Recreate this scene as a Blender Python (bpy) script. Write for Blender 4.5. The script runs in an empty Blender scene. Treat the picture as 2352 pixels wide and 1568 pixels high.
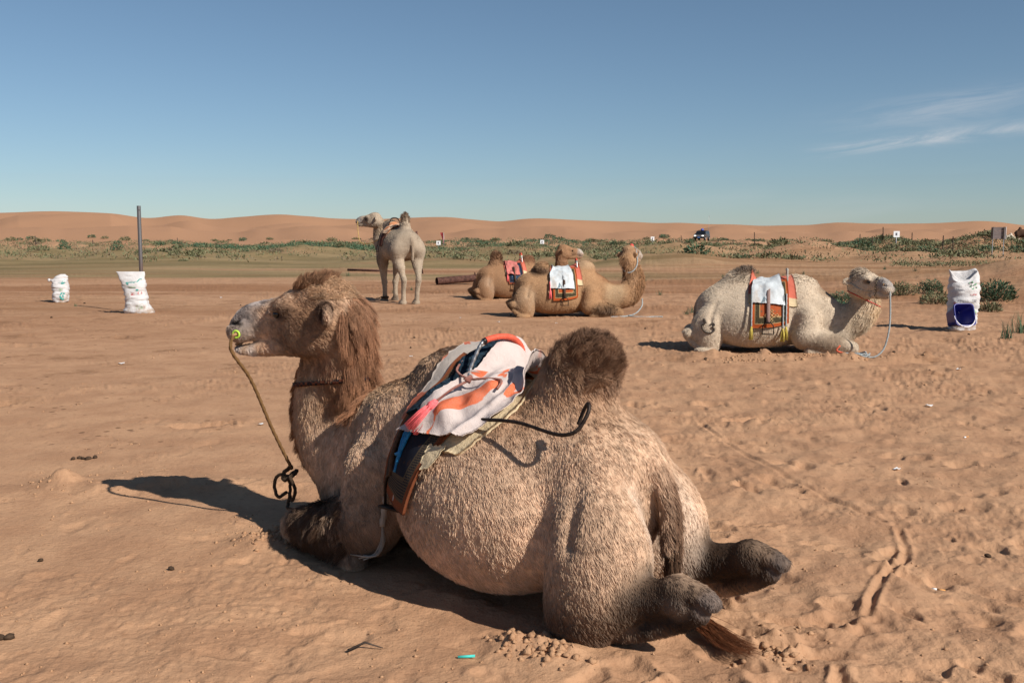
import bpy, bmesh, math, random
import numpy as np
from mathutils import Vector, Matrix

scene = bpy.context.scene
col = scene.collection
rad = math.radians

# ---------------------------------------------------------------- camera
CAMH = 1.55
cam_d = bpy.data.cameras.new('camera')
cam_d.sensor_width = 36.0
cam_d.lens = 35.0
cam_d.clip_start = 0.05
cam_d.clip_end = 20000
cam = bpy.data.objects.new('camera', cam_d)
col.objects.link(cam)
cam.location = (0, 0, CAMH)
cam.rotation_euler = (rad(90 - 5.89), 0, 0)
scene.camera = cam

# ---------------------------------------------------------------- sun and sky
SUN_EL = 36.5
SHX, SHY = -0.755, 0.656            # direction in which shadows fall on the ground
sun_d = bpy.data.lights.new('sun', 'SUN')
sun_d.energy = 5.0
sun_d.angle = rad(0.53)
sun_d.color = (1.0, 0.93, 0.84)
sun = bpy.data.objects.new('sun', sun_d)
col.objects.link(sun)
sdir = Vector((SHX * math.cos(rad(SUN_EL)), SHY * math.cos(rad(SUN_EL)), -math.sin(rad(SUN_EL))))
sun.rotation_euler = sdir.to_track_quat('-Z', 'Y').to_euler()
sun.location = (8, -8, 12)

world = bpy.data.worlds.new('World')
scene.world = world
world.use_nodes = True
wn, wl = world.node_tree.nodes, world.node_tree.links
wn.clear()
w_out = wn.new('ShaderNodeOutputWorld')
w_bg = wn.new('ShaderNodeBackground')
w_bg.inputs['Strength'].default_value = 0.051
sky = wn.new('ShaderNodeTexSky')
sky.sky_type = 'NISHITA'
sky.sun_disc = False
sky.sun_elevation = rad(SUN_EL)
sky.sun_rotation = math.atan2(-SHX, -SHY)
sky.altitude = 1200
sky.air_density = 1.0
sky.dust_density = 0.55
sky.ozone_density = 1.15
w_hsv = wn.new('ShaderNodeHueSaturation')
w_hsv.inputs['Saturation'].default_value = 0.80
w_hsv.inputs['Hue'].default_value = 0.488
w_hsv.inputs['Saturation'].default_value = 0.88
w_hsv.inputs['Hue'].default_value = 0.492
wl.new(sky.outputs[0], w_hsv.inputs['Color'])
# thin cirrus: noise stretched along the wind, kept to one part of the sky
w_tc = wn.new('ShaderNodeTexCoord')
def wmath(op, a, b=None, c=None):
    n = wn.new('ShaderNodeMath'); n.operation = op
    for i, v in enumerate((a, b, c)):
        if v is None: continue
        if isinstance(v, (int, float)): n.inputs[i].default_value = v
        else: wl.new(v, n.inputs[i])
    return n.outputs[0]
w_sep = wn.new('ShaderNodeSeparateXYZ'); wl.new(w_tc.outputs['Generated'], w_sep.inputs[0])
az = wmath('ARCTAN2', w_sep.outputs['X'], w_sep.outputs['Y'])
el = wmath('ARCSINE', w_sep.outputs['Z'])
# slanted cloud axes: streaks climb gently to the right
sl = wmath('SUBTRACT', el, wmath('MULTIPLY', az, 0.087))
w_cmb = wn.new('ShaderNodeCombineXYZ')
wl.new(az, w_cmb.inputs[0]); wl.new(wmath('MULTIPLY', sl, 7.0), w_cmb.inputs[1])
cn = wn.new('ShaderNodeTexNoise')
cn.inputs['Scale'].default_value = 9.0; cn.inputs['Detail'].default_value = 7.0
cn.inputs['Roughness'].default_value = 0.62; cn.inputs['Distortion'].default_value = 0.9
wl.new(w_cmb.outputs[0], cn.inputs['Vector'])
def gauss(v, c, s):
    d = wmath('DIVIDE', wmath('SUBTRACT', v, c), s)
    return wmath('POWER', 2.718, wmath('MULTIPLY', wmath('MULTIPLY', d, d), -1.0))
def sstep(v, a, b):
    m = wn.new('ShaderNodeMapRange'); m.interpolation_type = 'SMOOTHSTEP'
    wl.new(v, m.inputs['Value']); m.inputs['From Min'].default_value = a; m.inputs['From Max'].default_value = b
    return m.outputs[0]
m1 = wmath('MULTIPLY', gauss(sl, 0.0565, 0.0062), sstep(az, 0.262, 0.34))
m2 = wmath('MULTIPLY', wmath('MULTIPLY', gauss(sl, 0.082, 0.013), gauss(az, 0.41, 0.08)), 0.5)
streak = wmath('MULTIPLY', wmath('ADD', m1, m2), sstep(cn.outputs[0], 0.30, 0.75))
# faint veil low over the dunes
cn2 = wn.new('ShaderNodeTexNoise'); cn2.inputs['Scale'].default_value = 5.0; cn2.inputs['Detail'].default_value = 5.0
wl.new(w_cmb.outputs[0], cn2.inputs['Vector'])
veil = wmath('MULTIPLY', wmath('MULTIPLY', gauss(el, 0.03, 0.035), sstep(cn2.outputs[0], 0.42, 0.72)), 0.10)
cfac = wmath('MINIMUM', wmath('ADD', wmath('MULTIPLY', streak, 0.85), veil), 0.9)
w_mix = wn.new('ShaderNodeMix'); w_mix.data_type = 'RGBA'
wl.new(cfac, w_mix.inputs[0])
w_tint = wn.new('ShaderNodeMix'); w_tint.data_type = 'RGBA'; w_tint.blend_type = 'MULTIPLY'; w_tint.inputs[0].default_value = 1.0
wl.new(w_hsv.outputs[0], w_tint.inputs['A']); w_tint.inputs['B'].default_value = (0.92, 1.08, 1.24, 1)
wl.new(w_tint.outputs['Result'], w_mix.inputs['A'])
w_mix.inputs['B'].default_value = (9.6, 9.9, 10.4, 1)
wl.new(w_mix.outputs['Result'], w_bg.inputs['Color'])
wl.new(w_bg.outputs[0], w_out.inputs[0])

scene.view_settings.view_transform = 'Standard'
scene.view_settings.look = 'None'
scene.view_settings.gamma = 1.0
scene.view_settings.exposure = 0.32
scene.view_settings.use_curve_mapping = False
scene.cycles.max_bounces = 6
scene.cycles.transparent_max_bounces = 8
try:
    scene.cycles_curves.shape = 'RIBBONS'
except Exception:
    pass

rng = np.random.default_rng(7)
random.seed(7)

# ---------------------------------------------------------------- numpy noise
def _h(ix, iy, iz, seed):
    h = (ix * 374761393 + iy * 668265263 + iz * 2147483647 + seed * 974711) & 0xffffffff
    h = ((h ^ (h >> 13)) * 1274126177) & 0xffffffff
    h = ((h ^ (h >> 15)) * 2246822519) & 0xffffffff
    return ((h ^ (h >> 16)) & 0xffff).astype(np.float32) / 65535.0
def n2(x, y, seed=0):
    x = np.asarray(x, np.float64); y = np.asarray(y, np.float64)
    ix = np.floor(x).astype(np.int64); iy = np.floor(y).astype(np.int64)
    fx = (x - ix).astype(np.float32); fy = (y - iy).astype(np.float32)
    fx = fx * fx * (3 - 2 * fx); fy = fy * fy * (3 - 2 * fy)
    z = np.zeros_like(ix)
    a = _h(ix, iy, z, seed); b = _h(ix + 1, iy, z, seed); c = _h(ix, iy + 1, z, seed); d = _h(ix + 1, iy + 1, z, seed)
    return (a + (b - a) * fx) * (1 - fy) + (c + (d - c) * fx) * fy - 0.5
def fbm2(x, y, oct=4, seed=0, gain=0.5):
    s = 0; a = 1.0; f = 1.0
    for i in range(oct):
        s = s + a * n2(x * f + 13.7 * i, y * f - 7.1 * i, seed + i); a *= gain; f *= 2.03
    return s
def n3(P, sc, seed=0):
    q = np.asarray(P, np.float64) * sc
    i = np.floor(q).astype(np.int64); f = (q - i).astype(np.float32); f = f * f * (3 - 2 * f)
    r = 0
    for dx in (0, 1):
        wx = f[:, 0] if dx else 1 - f[:, 0]
        for dy in (0, 1):
            wy = f[:, 1] if dy else 1 - f[:, 1]
            for dz in (0, 1):
                wz = f[:, 2] if dz else 1 - f[:, 2]
                r = r + wx * wy * wz * _h(i[:, 0] + dx, i[:, 1] + dy, i[:, 2] + dz, seed)
    return r - 0.5
def ss(a, b, x):
    t = np.clip((np.asarray(x, float) - a) / (b - a), 0, 1); return t * t * (3 - 2 * t)
def lin(r, g, b):
    f = lambda c: (c / 255 / 12.92) if c / 255 <= 0.04045 else ((c / 255 + 0.055) / 1.055) ** 2.4
    return (f(r), f(g), f(b))

# ---------------------------------------------------------------- objects
def tag(o, label=None, cat=None, group=None, kind=None):
    if label: o['label'] = label
    if cat: o['category'] = cat
    if group: o['group'] = group
    if kind: o['kind'] = kind
    return o
def empty(name, loc=(0, 0, 0), rz=0.0):
    o = bpy.data.objects.new(name, None); o.empty_display_size = 0.1
    col.objects.link(o); o.location = loc; o.rotation_euler = (0, 0, rz); return o
def mesh_obj(name, V, Fc, mat=None, parent=None, smooth=True, colors=None, uvs=None):
    me = bpy.data.meshes.new(name)
    V = np.asarray(V, np.float32).reshape(-1, 3)
    if isinstance(Fc, np.ndarray) and Fc.ndim == 2:
        k = Fc.shape[1]
        me.vertices.add(len(V)); me.vertices.foreach_set('co', V.ravel())
        me.loops.add(Fc.size); me.loops.foreach_set('vertex_index', Fc.ravel().astype(np.int32))
        me.polygons.add(len(Fc))
        me.polygons.foreach_set('loop_start', np.arange(0, Fc.size, k, dtype=np.int32))
        me.update(calc_edges=True)
    else:
        me.from_pydata(V.tolist(), [], [list(map(int, f)) for f in Fc]); me.update()
    if smooth: me.polygons.foreach_set('use_smooth', np.ones(len(me.polygons), bool))
    if colors is not None:
        at = me.color_attributes.new('col', 'FLOAT_COLOR', 'POINT')
        c4 = np.ones((len(V), 4), np.float32); c4[:, :3] = colors
        at.data.foreach_set('color', c4.ravel())
    if uvs is not None:
        at = me.attributes.new('st', 'FLOAT2', 'POINT')
        at.data.foreach_set('vector', np.asarray(uvs, np.float32).ravel())
    if mat: me.materials.append(mat)
    o = bpy.data.objects.new(name, me); col.objects.link(o)
    if parent is not None: o.parent = parent
    return o
class MB:
    """collects pieces of ONE object"""
    def __init__(s): s.V = []; s.F = []; s.n = 0
    def add(s, V, Fc):
        V = np.asarray(V, float).reshape(-1, 3); s.V.append(V)
        s.F += [tuple(int(i) + s.n for i in f) for f in Fc]; s.n += len(V); return s
    def box(s, c, d, R=None):
        c = np.asarray(c, float); d = np.asarray(d, float) / 2
        P = np.array([(x, y, z) for x in (-1, 1) for y in (-1, 1) for z in (-1, 1)], float) * d
        if R is not None: P = P @ np.asarray(R).T
        return s.add(P + c, [(0, 1, 3, 2), (4, 6, 7, 5), (0, 4, 5, 1), (2, 3, 7, 6), (0, 2, 6, 4), (1, 5, 7, 3)])
    def tube(s, pts, r, seg=8, cap=True, sub=0, twist=0.0, lobes=0, lobe_amp=0.0):
        P = np.asarray(pts, float); rr = np.broadcast_to(np.asarray(r, float), (len(P),)) if np.ndim(r) else np.full(len(P), r)
        if sub: P, rr = cr(P, sub), cr(np.asarray(rr)[:, None], sub)[:, 0]
        T = np.gradient(P, axis=0); T /= np.linalg.norm(T, axis=1)[:, None] + 1e-9
        up = np.array([0, 0, 1.0]) if abs(T[0, 2]) < 0.9 else np.array([1.0, 0, 0])
        N = np.cross(up, T[0]); N /= np.linalg.norm(N); out = []
        L = np.r_[0, np.cumsum(np.linalg.norm(np.diff(P, axis=0), axis=1))]
        a = np.arange(seg) * 2 * np.pi / seg
        for i in range(len(P)):
            N = N - T[i] * (N @ T[i]); N /= np.linalg.norm(N) + 1e-9
            B = np.cross(T[i], N); aa = a
            ri = rr[i] * (1 + lobe_amp * np.cos(lobes * (aa) + twist * L[i])) if lobes else np.full(seg, rr[i])
            out.append(P[i] + ri[:, None] * (np.cos(aa)[:, None] * N + np.sin(aa)[:, None] * B))
        V = np.concatenate(out); Fc = []
        for i in range(len(P) - 1):
            for j in range(seg):
                k = (j + 1) % seg; Fc.append((i * seg + j, i * seg + k, (i + 1) * seg + k, (i + 1) * seg + j))
        if cap:
            Fc.append(tuple(range(seg))[::-1]); Fc.append(tuple((len(P) - 1) * seg + j for j in range(seg)))
        return s.add(V, Fc)
    def grid(s, G):
        n, m = G.shape[:2]; Fc = [(i * m + j, i * m + j + 1, (i + 1) * m + j + 1, (i + 1) * m + j) for i in range(n - 1) for j in range(m - 1)]
        return s.add(G.reshape(-1, 3), Fc)
    def build(s, name, mat, parent=None, smooth=True):
        return mesh_obj(name, np.concatenate(s.V), s.F, mat, parent, smooth)
def cr(P, sub):
    """Catmull-Rom subdivision"""
    P = np.asarray(P, float); n = len(P)
    if n < 3: return np.array([P[0] + (P[-1] - P[0]) * t for t in np.linspace(0, 1, sub + 1)])
    Q = np.vstack([2 * P[0] - P[1], P, 2 * P[-1] - P[-2]]); out = []
    for i in range(n - 1):
        p0, p1, p2, p3 = Q[i:i + 4]
        for t in np.linspace(0, 1, sub, endpoint=False):
            out.append(0.5 * (2 * p1 + (p2 - p0) * t + (2 * p0 - 5 * p1 + 4 * p2 - p3) * t * t + (3 * p1 - p0 - 3 * p2 + p3) * t ** 3))
    out.append(P[-1]); return np.array(out)
def copy_tree(o, parent=None):
    c = o.copy(); col.objects.link(c)
    if parent is not None: c.parent = parent
    for ch in o.children: copy_tree(ch, c)
    return c

# ---------------------------------------------------------------- materials
class NT:
    def __init__(s, name):
        s.m = bpy.data.materials.new(name); s.m.use_nodes = True
        s.n = s.m.node_tree.nodes; s.l = s.m.node_tree.links
        s.b = s.n['Principled BSDF']; s.b.inputs['Roughness'].default_value = 0.85
        s.b.inputs['Specular IOR Level'].default_value = 0.2
    def new(s, t, **kw):
        n = s.n.new(t)
        for k, v in kw.items(): setattr(n, k, v)
        return n
    def put(s, v, sock):
        if hasattr(v, 'is_output') or isinstance(v, bpy.types.NodeSocket): s.l.new(v, sock)
        else: sock.default_value = v
    def math(s, op, a, b=0.0, c=None):
        n = s.new('ShaderNodeMath', operation=op); s.put(a, n.inputs[0]); s.put(b, n.inputs[1])
        if c is not None: s.put(c, n.inputs[2])
        return n.outputs[0]
    def noise(s, vec, scale, detail=4.0, rough=0.55, dist=0.0):
        n = s.new('ShaderNodeTexNoise'); n.inputs['Scale'].default_value = scale; n.inputs['Detail'].default_value = detail
        n.inputs['Roughness'].default_value = rough; n.inputs['Distortion'].default_value = dist
        if vec is not None: s.l.new(vec, n.inputs['Vector'])
        return n.outputs[0]
    def coord(s, which='Object'):
        return s.new('ShaderNodeTexCoord').outputs[which]
    def mapr(s, v, a, b, c=0.0, d=1.0, smooth=True):
        n = s.new('ShaderNodeMapRange'); n.interpolation_type = 'SMOOTHSTEP' if smooth else 'LINEAR'
        s.put(v, n.inputs[0])
        for i, x in enumerate((a, b, c, d)): n.inputs[i + 1].default_value = x
        return n.outputs[0]
    def mix(s, f, a, b, blend='MIX'):
        n = s.new('ShaderNodeMix', data_type='RGBA', blend_type=blend)
        def c4(v): return (*v, 1.0) if isinstance(v, tuple) and len(v) == 3 else v
        s.put(f, n.inputs[0]); s.put(c4(a), n.inputs['A']); s.put(c4(b), n.inputs['B']); return n.outputs['Result']
    def color(s, c): s.put((*c, 1.0) if isinstance(c, tuple) else c, s.b.inputs['Base Color']); return s
    def bump(s, h, dist=0.01, strength=1.0):
        n = s.new('ShaderNodeBump'); n.inputs['Distance'].default_value = dist; n.inputs['Strength'].default_value = strength
        s.l.new(h, n.inputs['Height']); s.l.new(n.outputs[0], s.b.inputs['Normal']); return s
    def attr(s, name): return s.new('ShaderNodeAttribute', attribute_name=name)
    def set(s, **kw):
        for k, v in kw.items(): s.b.inputs[k.replace('_', ' ')].default_value = v
        return s
def plain(name, c, rough=0.8, var=0.25, sc=40, bump=0.002, metal=0.0, bsc=None):
    t = NT(name); v = t.coord()
    n = t.noise(v, sc, 5)
    t.color(t.mix(t.mapr(n, 0.3, 0.7), tuple(x * (1 - var) for x in c), tuple(min(1, x * (1 + var)) for x in c)))
    if bump: t.bump(t.noise(v, bsc or sc * 2, 4), bump)
    t.set(Roughness=rough, Metallic=metal); return t.m
# ================================================================ GROUND
DUNE_X = np.array([-3000,0,120,260,330,420,500,640,760,860,1020,1150,1240,1400,1560,1700,1800,1900,2050,2120,2270,2352,2500,5000.])
DUNE_E = np.array([40,50,57,55,43,51,42,54,45,42,50,38,47,38,35,30,27,34,32,30,37,26,34,30.])
_cx = np.linspace(-3000, 5000, 1601); _ce = np.interp(_cx, DUNE_X, DUNE_E)
for _ in range(2): _ce = np.convolve(np.pad(_ce, 4, 'edge'), np.ones(9) / 9, 'valid')
def crest(azm):
    px = 1176 + 2287 * np.tan(np.clip(azm, -1.3, 1.3))
    return (np.interp(px, _cx, _ce) + 2.5 * n2(px / 60, px * 0, 91)) / 2287.0
# hummocks: x, y, radius, height
HUM = []
_r = np.random.default_rng(3)
for i in range(150):
    d = _r.uniform(62, 175); a = _r.uniform(-0.62, 0.62)
    HUM.append((d * math.tan(a), d, _r.uniform(2.5, 7.5) * d / 100, _r.uniform(0.25, 0.95) * (d / 100) ** 0.7))
HUM += [(42.3, 90, 4.0, 2.0), (37.3, 100, 4.2, 1.6), (38, 93, 3.0, 1.2), (24.5, 35, 8.8, 1.2), (52, 84, 9, 1.5), (20, 92, 5.0, .9), (3.5, 62, 3.0, 0.55), (9.5, 60, 5, 0.7), (-0.5, 26.5, 3.5, 0.05), (24, 80, 6, 1.2), (13.5, 82, 6, 1.1), (-48, 84, 7, 1.0)]
HUM = np.array(HUM)
def base_h(x, y):
    """broad terrain, without footprints"""
    x = np.asarray(x, float); y = np.asarray(y, float)
    r = np.hypot(x, y); azm = np.arctan2(x, np.maximum(y, 1e-3))
    z = 0.05 * fbm2(x * 0.22 + 5, y * 0.22, 3, 11) * ss(6, 14, r) + 0.25 * fbm2(x * 0.05, y * 0.05 + 9, 2, 12) * ss(28, 70, r)
    near = r < 260
    if np.any(near):
        xx, yy = x[near], y[near]; q = np.zeros_like(xx)
        for hx, hy, hr, hh in HUM:
            d2 = ((xx - hx) ** 2 + (yy - hy) ** 2) / (hr * hr)
            k = d2 < 6
            q[k] = np.maximum(q[k], hh * np.exp(-d2[k] * 1.1))
        q = q * (1 + 0.5 * fbm2(xx * 0.45, yy * 0.45, 3, 21))
        z[near] += q
    # dunes: rows of crests one behind the other, the last one drawing the skyline
    far = r > 120
    if np.any(far):
        rr, aa, xx, yy = r[far], azm[far], x[far], y[far]
        e = crest(aa); d = np.zeros_like(rr)
        for k, (R0, fr, wob, f) in enumerate(((235, 0.16, 26, 7.0), (310, 0.42, 34, 5.2), (405, 0.72, 42, 4.3), (540, 1.0, 30, 6.1))):
            Rk = R0 + wob * 2 * fbm2(aa * f * 1.3 + 7 * k, aa * 0 + k * 3.3, 2, 71 + k)
            vary = 1.0 if k == 3 else np.clip(0.85 + 1.3 * fbm2(aa * f * 2.2 + 3 * k, aa * 0 + 2.2 * k, 3, 81 + k), 0.2, 1.25)
            hk = (CAMH + e * Rk * fr * vary) if k else (0.4 + e * Rk * fr * vary)
            up = ss(Rk - 110 - 20 * k, Rk, rr) ** 1.35; dn = 1 - ss(Rk, Rk + 75, rr)
            d = np.maximum(d, hk * np.where(rr < Rk, up, dn))
        sl = 1 - np.abs(2 * n2(xx / 46 + 0.9 * n2(xx / 55, yy / 80, 6), yy / 120, 32))
        d = d + 1.1 * (sl - 0.5) * ss(190, 300, rr) * (1 - ss(400, 500, rr))
        z[far] += d * ss(130, 230, rr)
    return z
# ---- the sheet: a fan of rows, dense where one stands
rs = [0.35, 0.8, 1.4, 2.0]
r_ = 2.3
while r_ < 70: rs.append(r_); r_ += max(0.006, r_ * r_ / 1330.0)
while r_ < 6000: rs.append(r_); r_ *= 1.022
rs = np.array(rs)
az_in = np.linspace(-0.60, 0.60, 1020)
az_out = np.linspace(0.60, 2 * math.pi - 0.60, 64)[1:-1]
azs = np.concatenate([az_in, az_out])
RR, AA = np.meshgrid(rs, azs, indexing='ij')
GX, GY = RR * np.sin(AA), RR * np.cos(AA)
GZ = base_h(GX.ravel(), GY.ravel()).reshape(GX.shape)
GN = len(az_in)
def stamp(x, y, rx, ry, ang, fn):
    """fn(a, b, sub-slice) -> dz for normalised coordinates around (x, y)"""
    R = math.hypot(x, y); m = max(rx, ry) * 1.6
    i0, i1 = np.searchsorted(rs, [R - m, R + m]); a = math.atan2(x, y); da = m / max(R, 0.5)
    j0, j1 = np.searchsorted(az_in, [a - da, a + da])
    if i1 <= i0 or j1 <= j0: return
    S = np.s_[i0:i1, j0:j1]
    dx, dy = GX[S] - x, GY[S] - y
    c, s_ = math.cos(ang), math.sin(ang)
    u, v = (dx * c + dy * s_) / rx, (-dx * s_ + dy * c) / ry
    GZ[S] += fn(u, v, GX[S], GY[S]) * (1 - ss(0.7, 0.98, np.hypot(dx, dy) / m))
near = np.s_[:np.searchsorted(rs, 75), :GN]
X, Y = GX[near], GY[near]; R_ = RR[near]
# trampling: soft bumps, wind-smoothed, coarser relief to the right
rough = 0.30 + 0.70 * ss(-0.6, 1.5, X - 0.05 * Y + 0.3)
GZ[near] += rough * (0.036 * fbm2(X * 2.6, Y * 2.2, 3, 41) + 0.018 * fbm2(X * 8, Y * 7, 3, 42)) * (1 - 0.6 * ss(20, 60, R_))
# crumbly patches
patch = ss(0.10, 0.30, fbm2(X * 0.9 + 3, Y * 0.8, 3, 44)) * ss(2.0, 6.0, R_)
GZ[near] += patch * (0.022 + 0.03 * ss(8, 16, R_)) * np.abs(fbm2(X * 16, Y * 14, 3, 45))
# faint wind streaks in the left foreground
GZ[near] += 0.006 * n2((X * 0.35 + Y * 1.0) * 9, (X * 0.9 - Y * 0.3) * 1.6, 46) * (1 - ss(6, 10, R_)) * (1 - ss(-0.2, 1.2, X))
# ruts at mid distance
GZ[near] += 0.020 * n2(X * 0.25, Y * 1.7, 47) * ss(9, 16, R_) * (1 - ss(40, 60, R_))
def dent(depth, rim=0.35):
    def f(u, v, gx, gy):
        ph = np.arctan2(v, u); q = gx.mean() * 37 % 6.28
        d = np.sqrt(u * u + v * v) * (1 + .22 * np.sin(2 * ph + q) + .14 * np.sin(3 * ph + 2 * q) + .5 * n2(gx * 22, gy * 22, 53))
        rim_ = rim * (1 + np.sin(ph + q * 3))
        return -depth * np.exp(-(d / 0.75) ** 4) + depth * rim_ * np.exp(-((d - 1.08) / 0.3) ** 2)
    return f
_r = np.random.default_rng(17)
for i in range(1300):                       # foot and pad prints
    d = 3.1 + 16 * _r.random() ** 1.4; a = _r.uniform(-0.55, 0.6)
    x, y = d * math.tan(a), d
    wr = 1.0 if x > 0.25 * d * 0.3 else 0.42
    if _r.random() > (0.95 if x > 0.2 else 0.5): continue
    s = _r.uniform(0.6, 1.3)
    stamp(x, y, 0.10 * s, 0.055 * s * _r.uniform(0.8, 1.5), _r.uniform(0, 3.14), dent(0.019 * s * wr * _r.uniform(0.4, 1.3), _r.uniform(0.05, 0.35)))
for i in range(70):                        # deeper kicked holes with thrown-up lip
    d = _r.uniform(8, 30); a = _r.uniform(-0.5, 0.56); x, y = d * math.tan(a), d
    if x < 0 and _r.random() < 0.6: continue
    stamp(x, y, _r.uniform(0.12, 0.3), _r.uniform(0.08, 0.16), _r.uniform(-0.5, 0.5), dent(_r.uniform(0.02, 0.05), 0.3))
def furrow(pts, w, depth):
    P = cr(np.array(pts), 24)
    for (x, y) in P:
        stamp(x, y, w * 2.2, w * 2.2, 0, lambda u, v, gx, gy: 0 * u)
    # carve by distance to the polyline
    i0, i1 = np.searchsorted(rs, [np.hypot(*P.T).min() - 0.3, np.hypot(*P.T).max() + 0.3])
    aa = np.arctan2(P[:, 0], P[:, 1]); j0, j1 = np.searchsorted(az_in, [aa.min() - 0.05, aa.max() + 0.05])
    S = np.s_[i0:i1, j0:j1]; gx, gy = GX[S], GY[S]; D = np.full(gx.shape, 9.0)
    for k in range(len(P) - 1):
        ax, ay = P[k]; bx, by = P[k + 1]; L = (bx - ax) ** 2 + (by - ay) ** 2 + 1e-9
        t = np.clip(((gx - ax) * (bx - ax) + (gy - ay) * (by - ay)) / L, 0, 1)
        D = np.minimum(D, np.hypot(gx - ax - t * (bx - ax), gy - ay - t * (by - ay)))
    wob = 1 + 0.8 * n2(gx * 6, gy * 6, 51)
    GZ[S] += wob * (-depth * np.exp(-(D / w) ** 2) + 0.55 * depth * np.exp(-((D - 2.0 * w) / (0.8 * w)) ** 2))
furrow([(1.47, 3.98), (1.66, 4.36), (1.93, 4.75), (2.07, 5.2)], 0.016, 0.014)
furrow([(2.05, 5.35), (1.9, 5.9), (1.74, 6.7), (1.62, 7.7), (1.6, 8.4)], 0.018, 0.010)
def mound(x, y, rx, ry, ang, h, rough=0.5, sc=14):
    def f(u, v, gx, gy):
        d2 = u * u + v * v
        return np.exp(-d2 * 1.6) * h * (1 + rough * 1.3 * fbm2(gx * sc, gy * sc, 3, 61))
    stamp(x, y, rx, ry, ang, f)
def gz(x, y):
    """height of the finished sheet at a point"""
    R = math.hypot(x, y); a = math.atan2(x, y)
    i = int(np.clip(np.searchsorted(rs, R) - 1, 0, len(rs) - 2))
    if abs(a) >= 0.59: return float(base_h(np.array([x]), np.array([y]))[0])
    j = int(np.searchsorted(az_in, a) - 1)
    fi = (R - rs[i]) / (rs[i + 1] - rs[i]); fj = (a - az_in[j]) / (az_in[j + 1] - az_in[j])
    return float((GZ[i, j] * (1 - fj) + GZ[i, j + 1] * fj) * (1 - fi) + (GZ[i + 1, j] * (1 - fj) + GZ[i + 1, j + 1] * fj) * fi)

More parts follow.
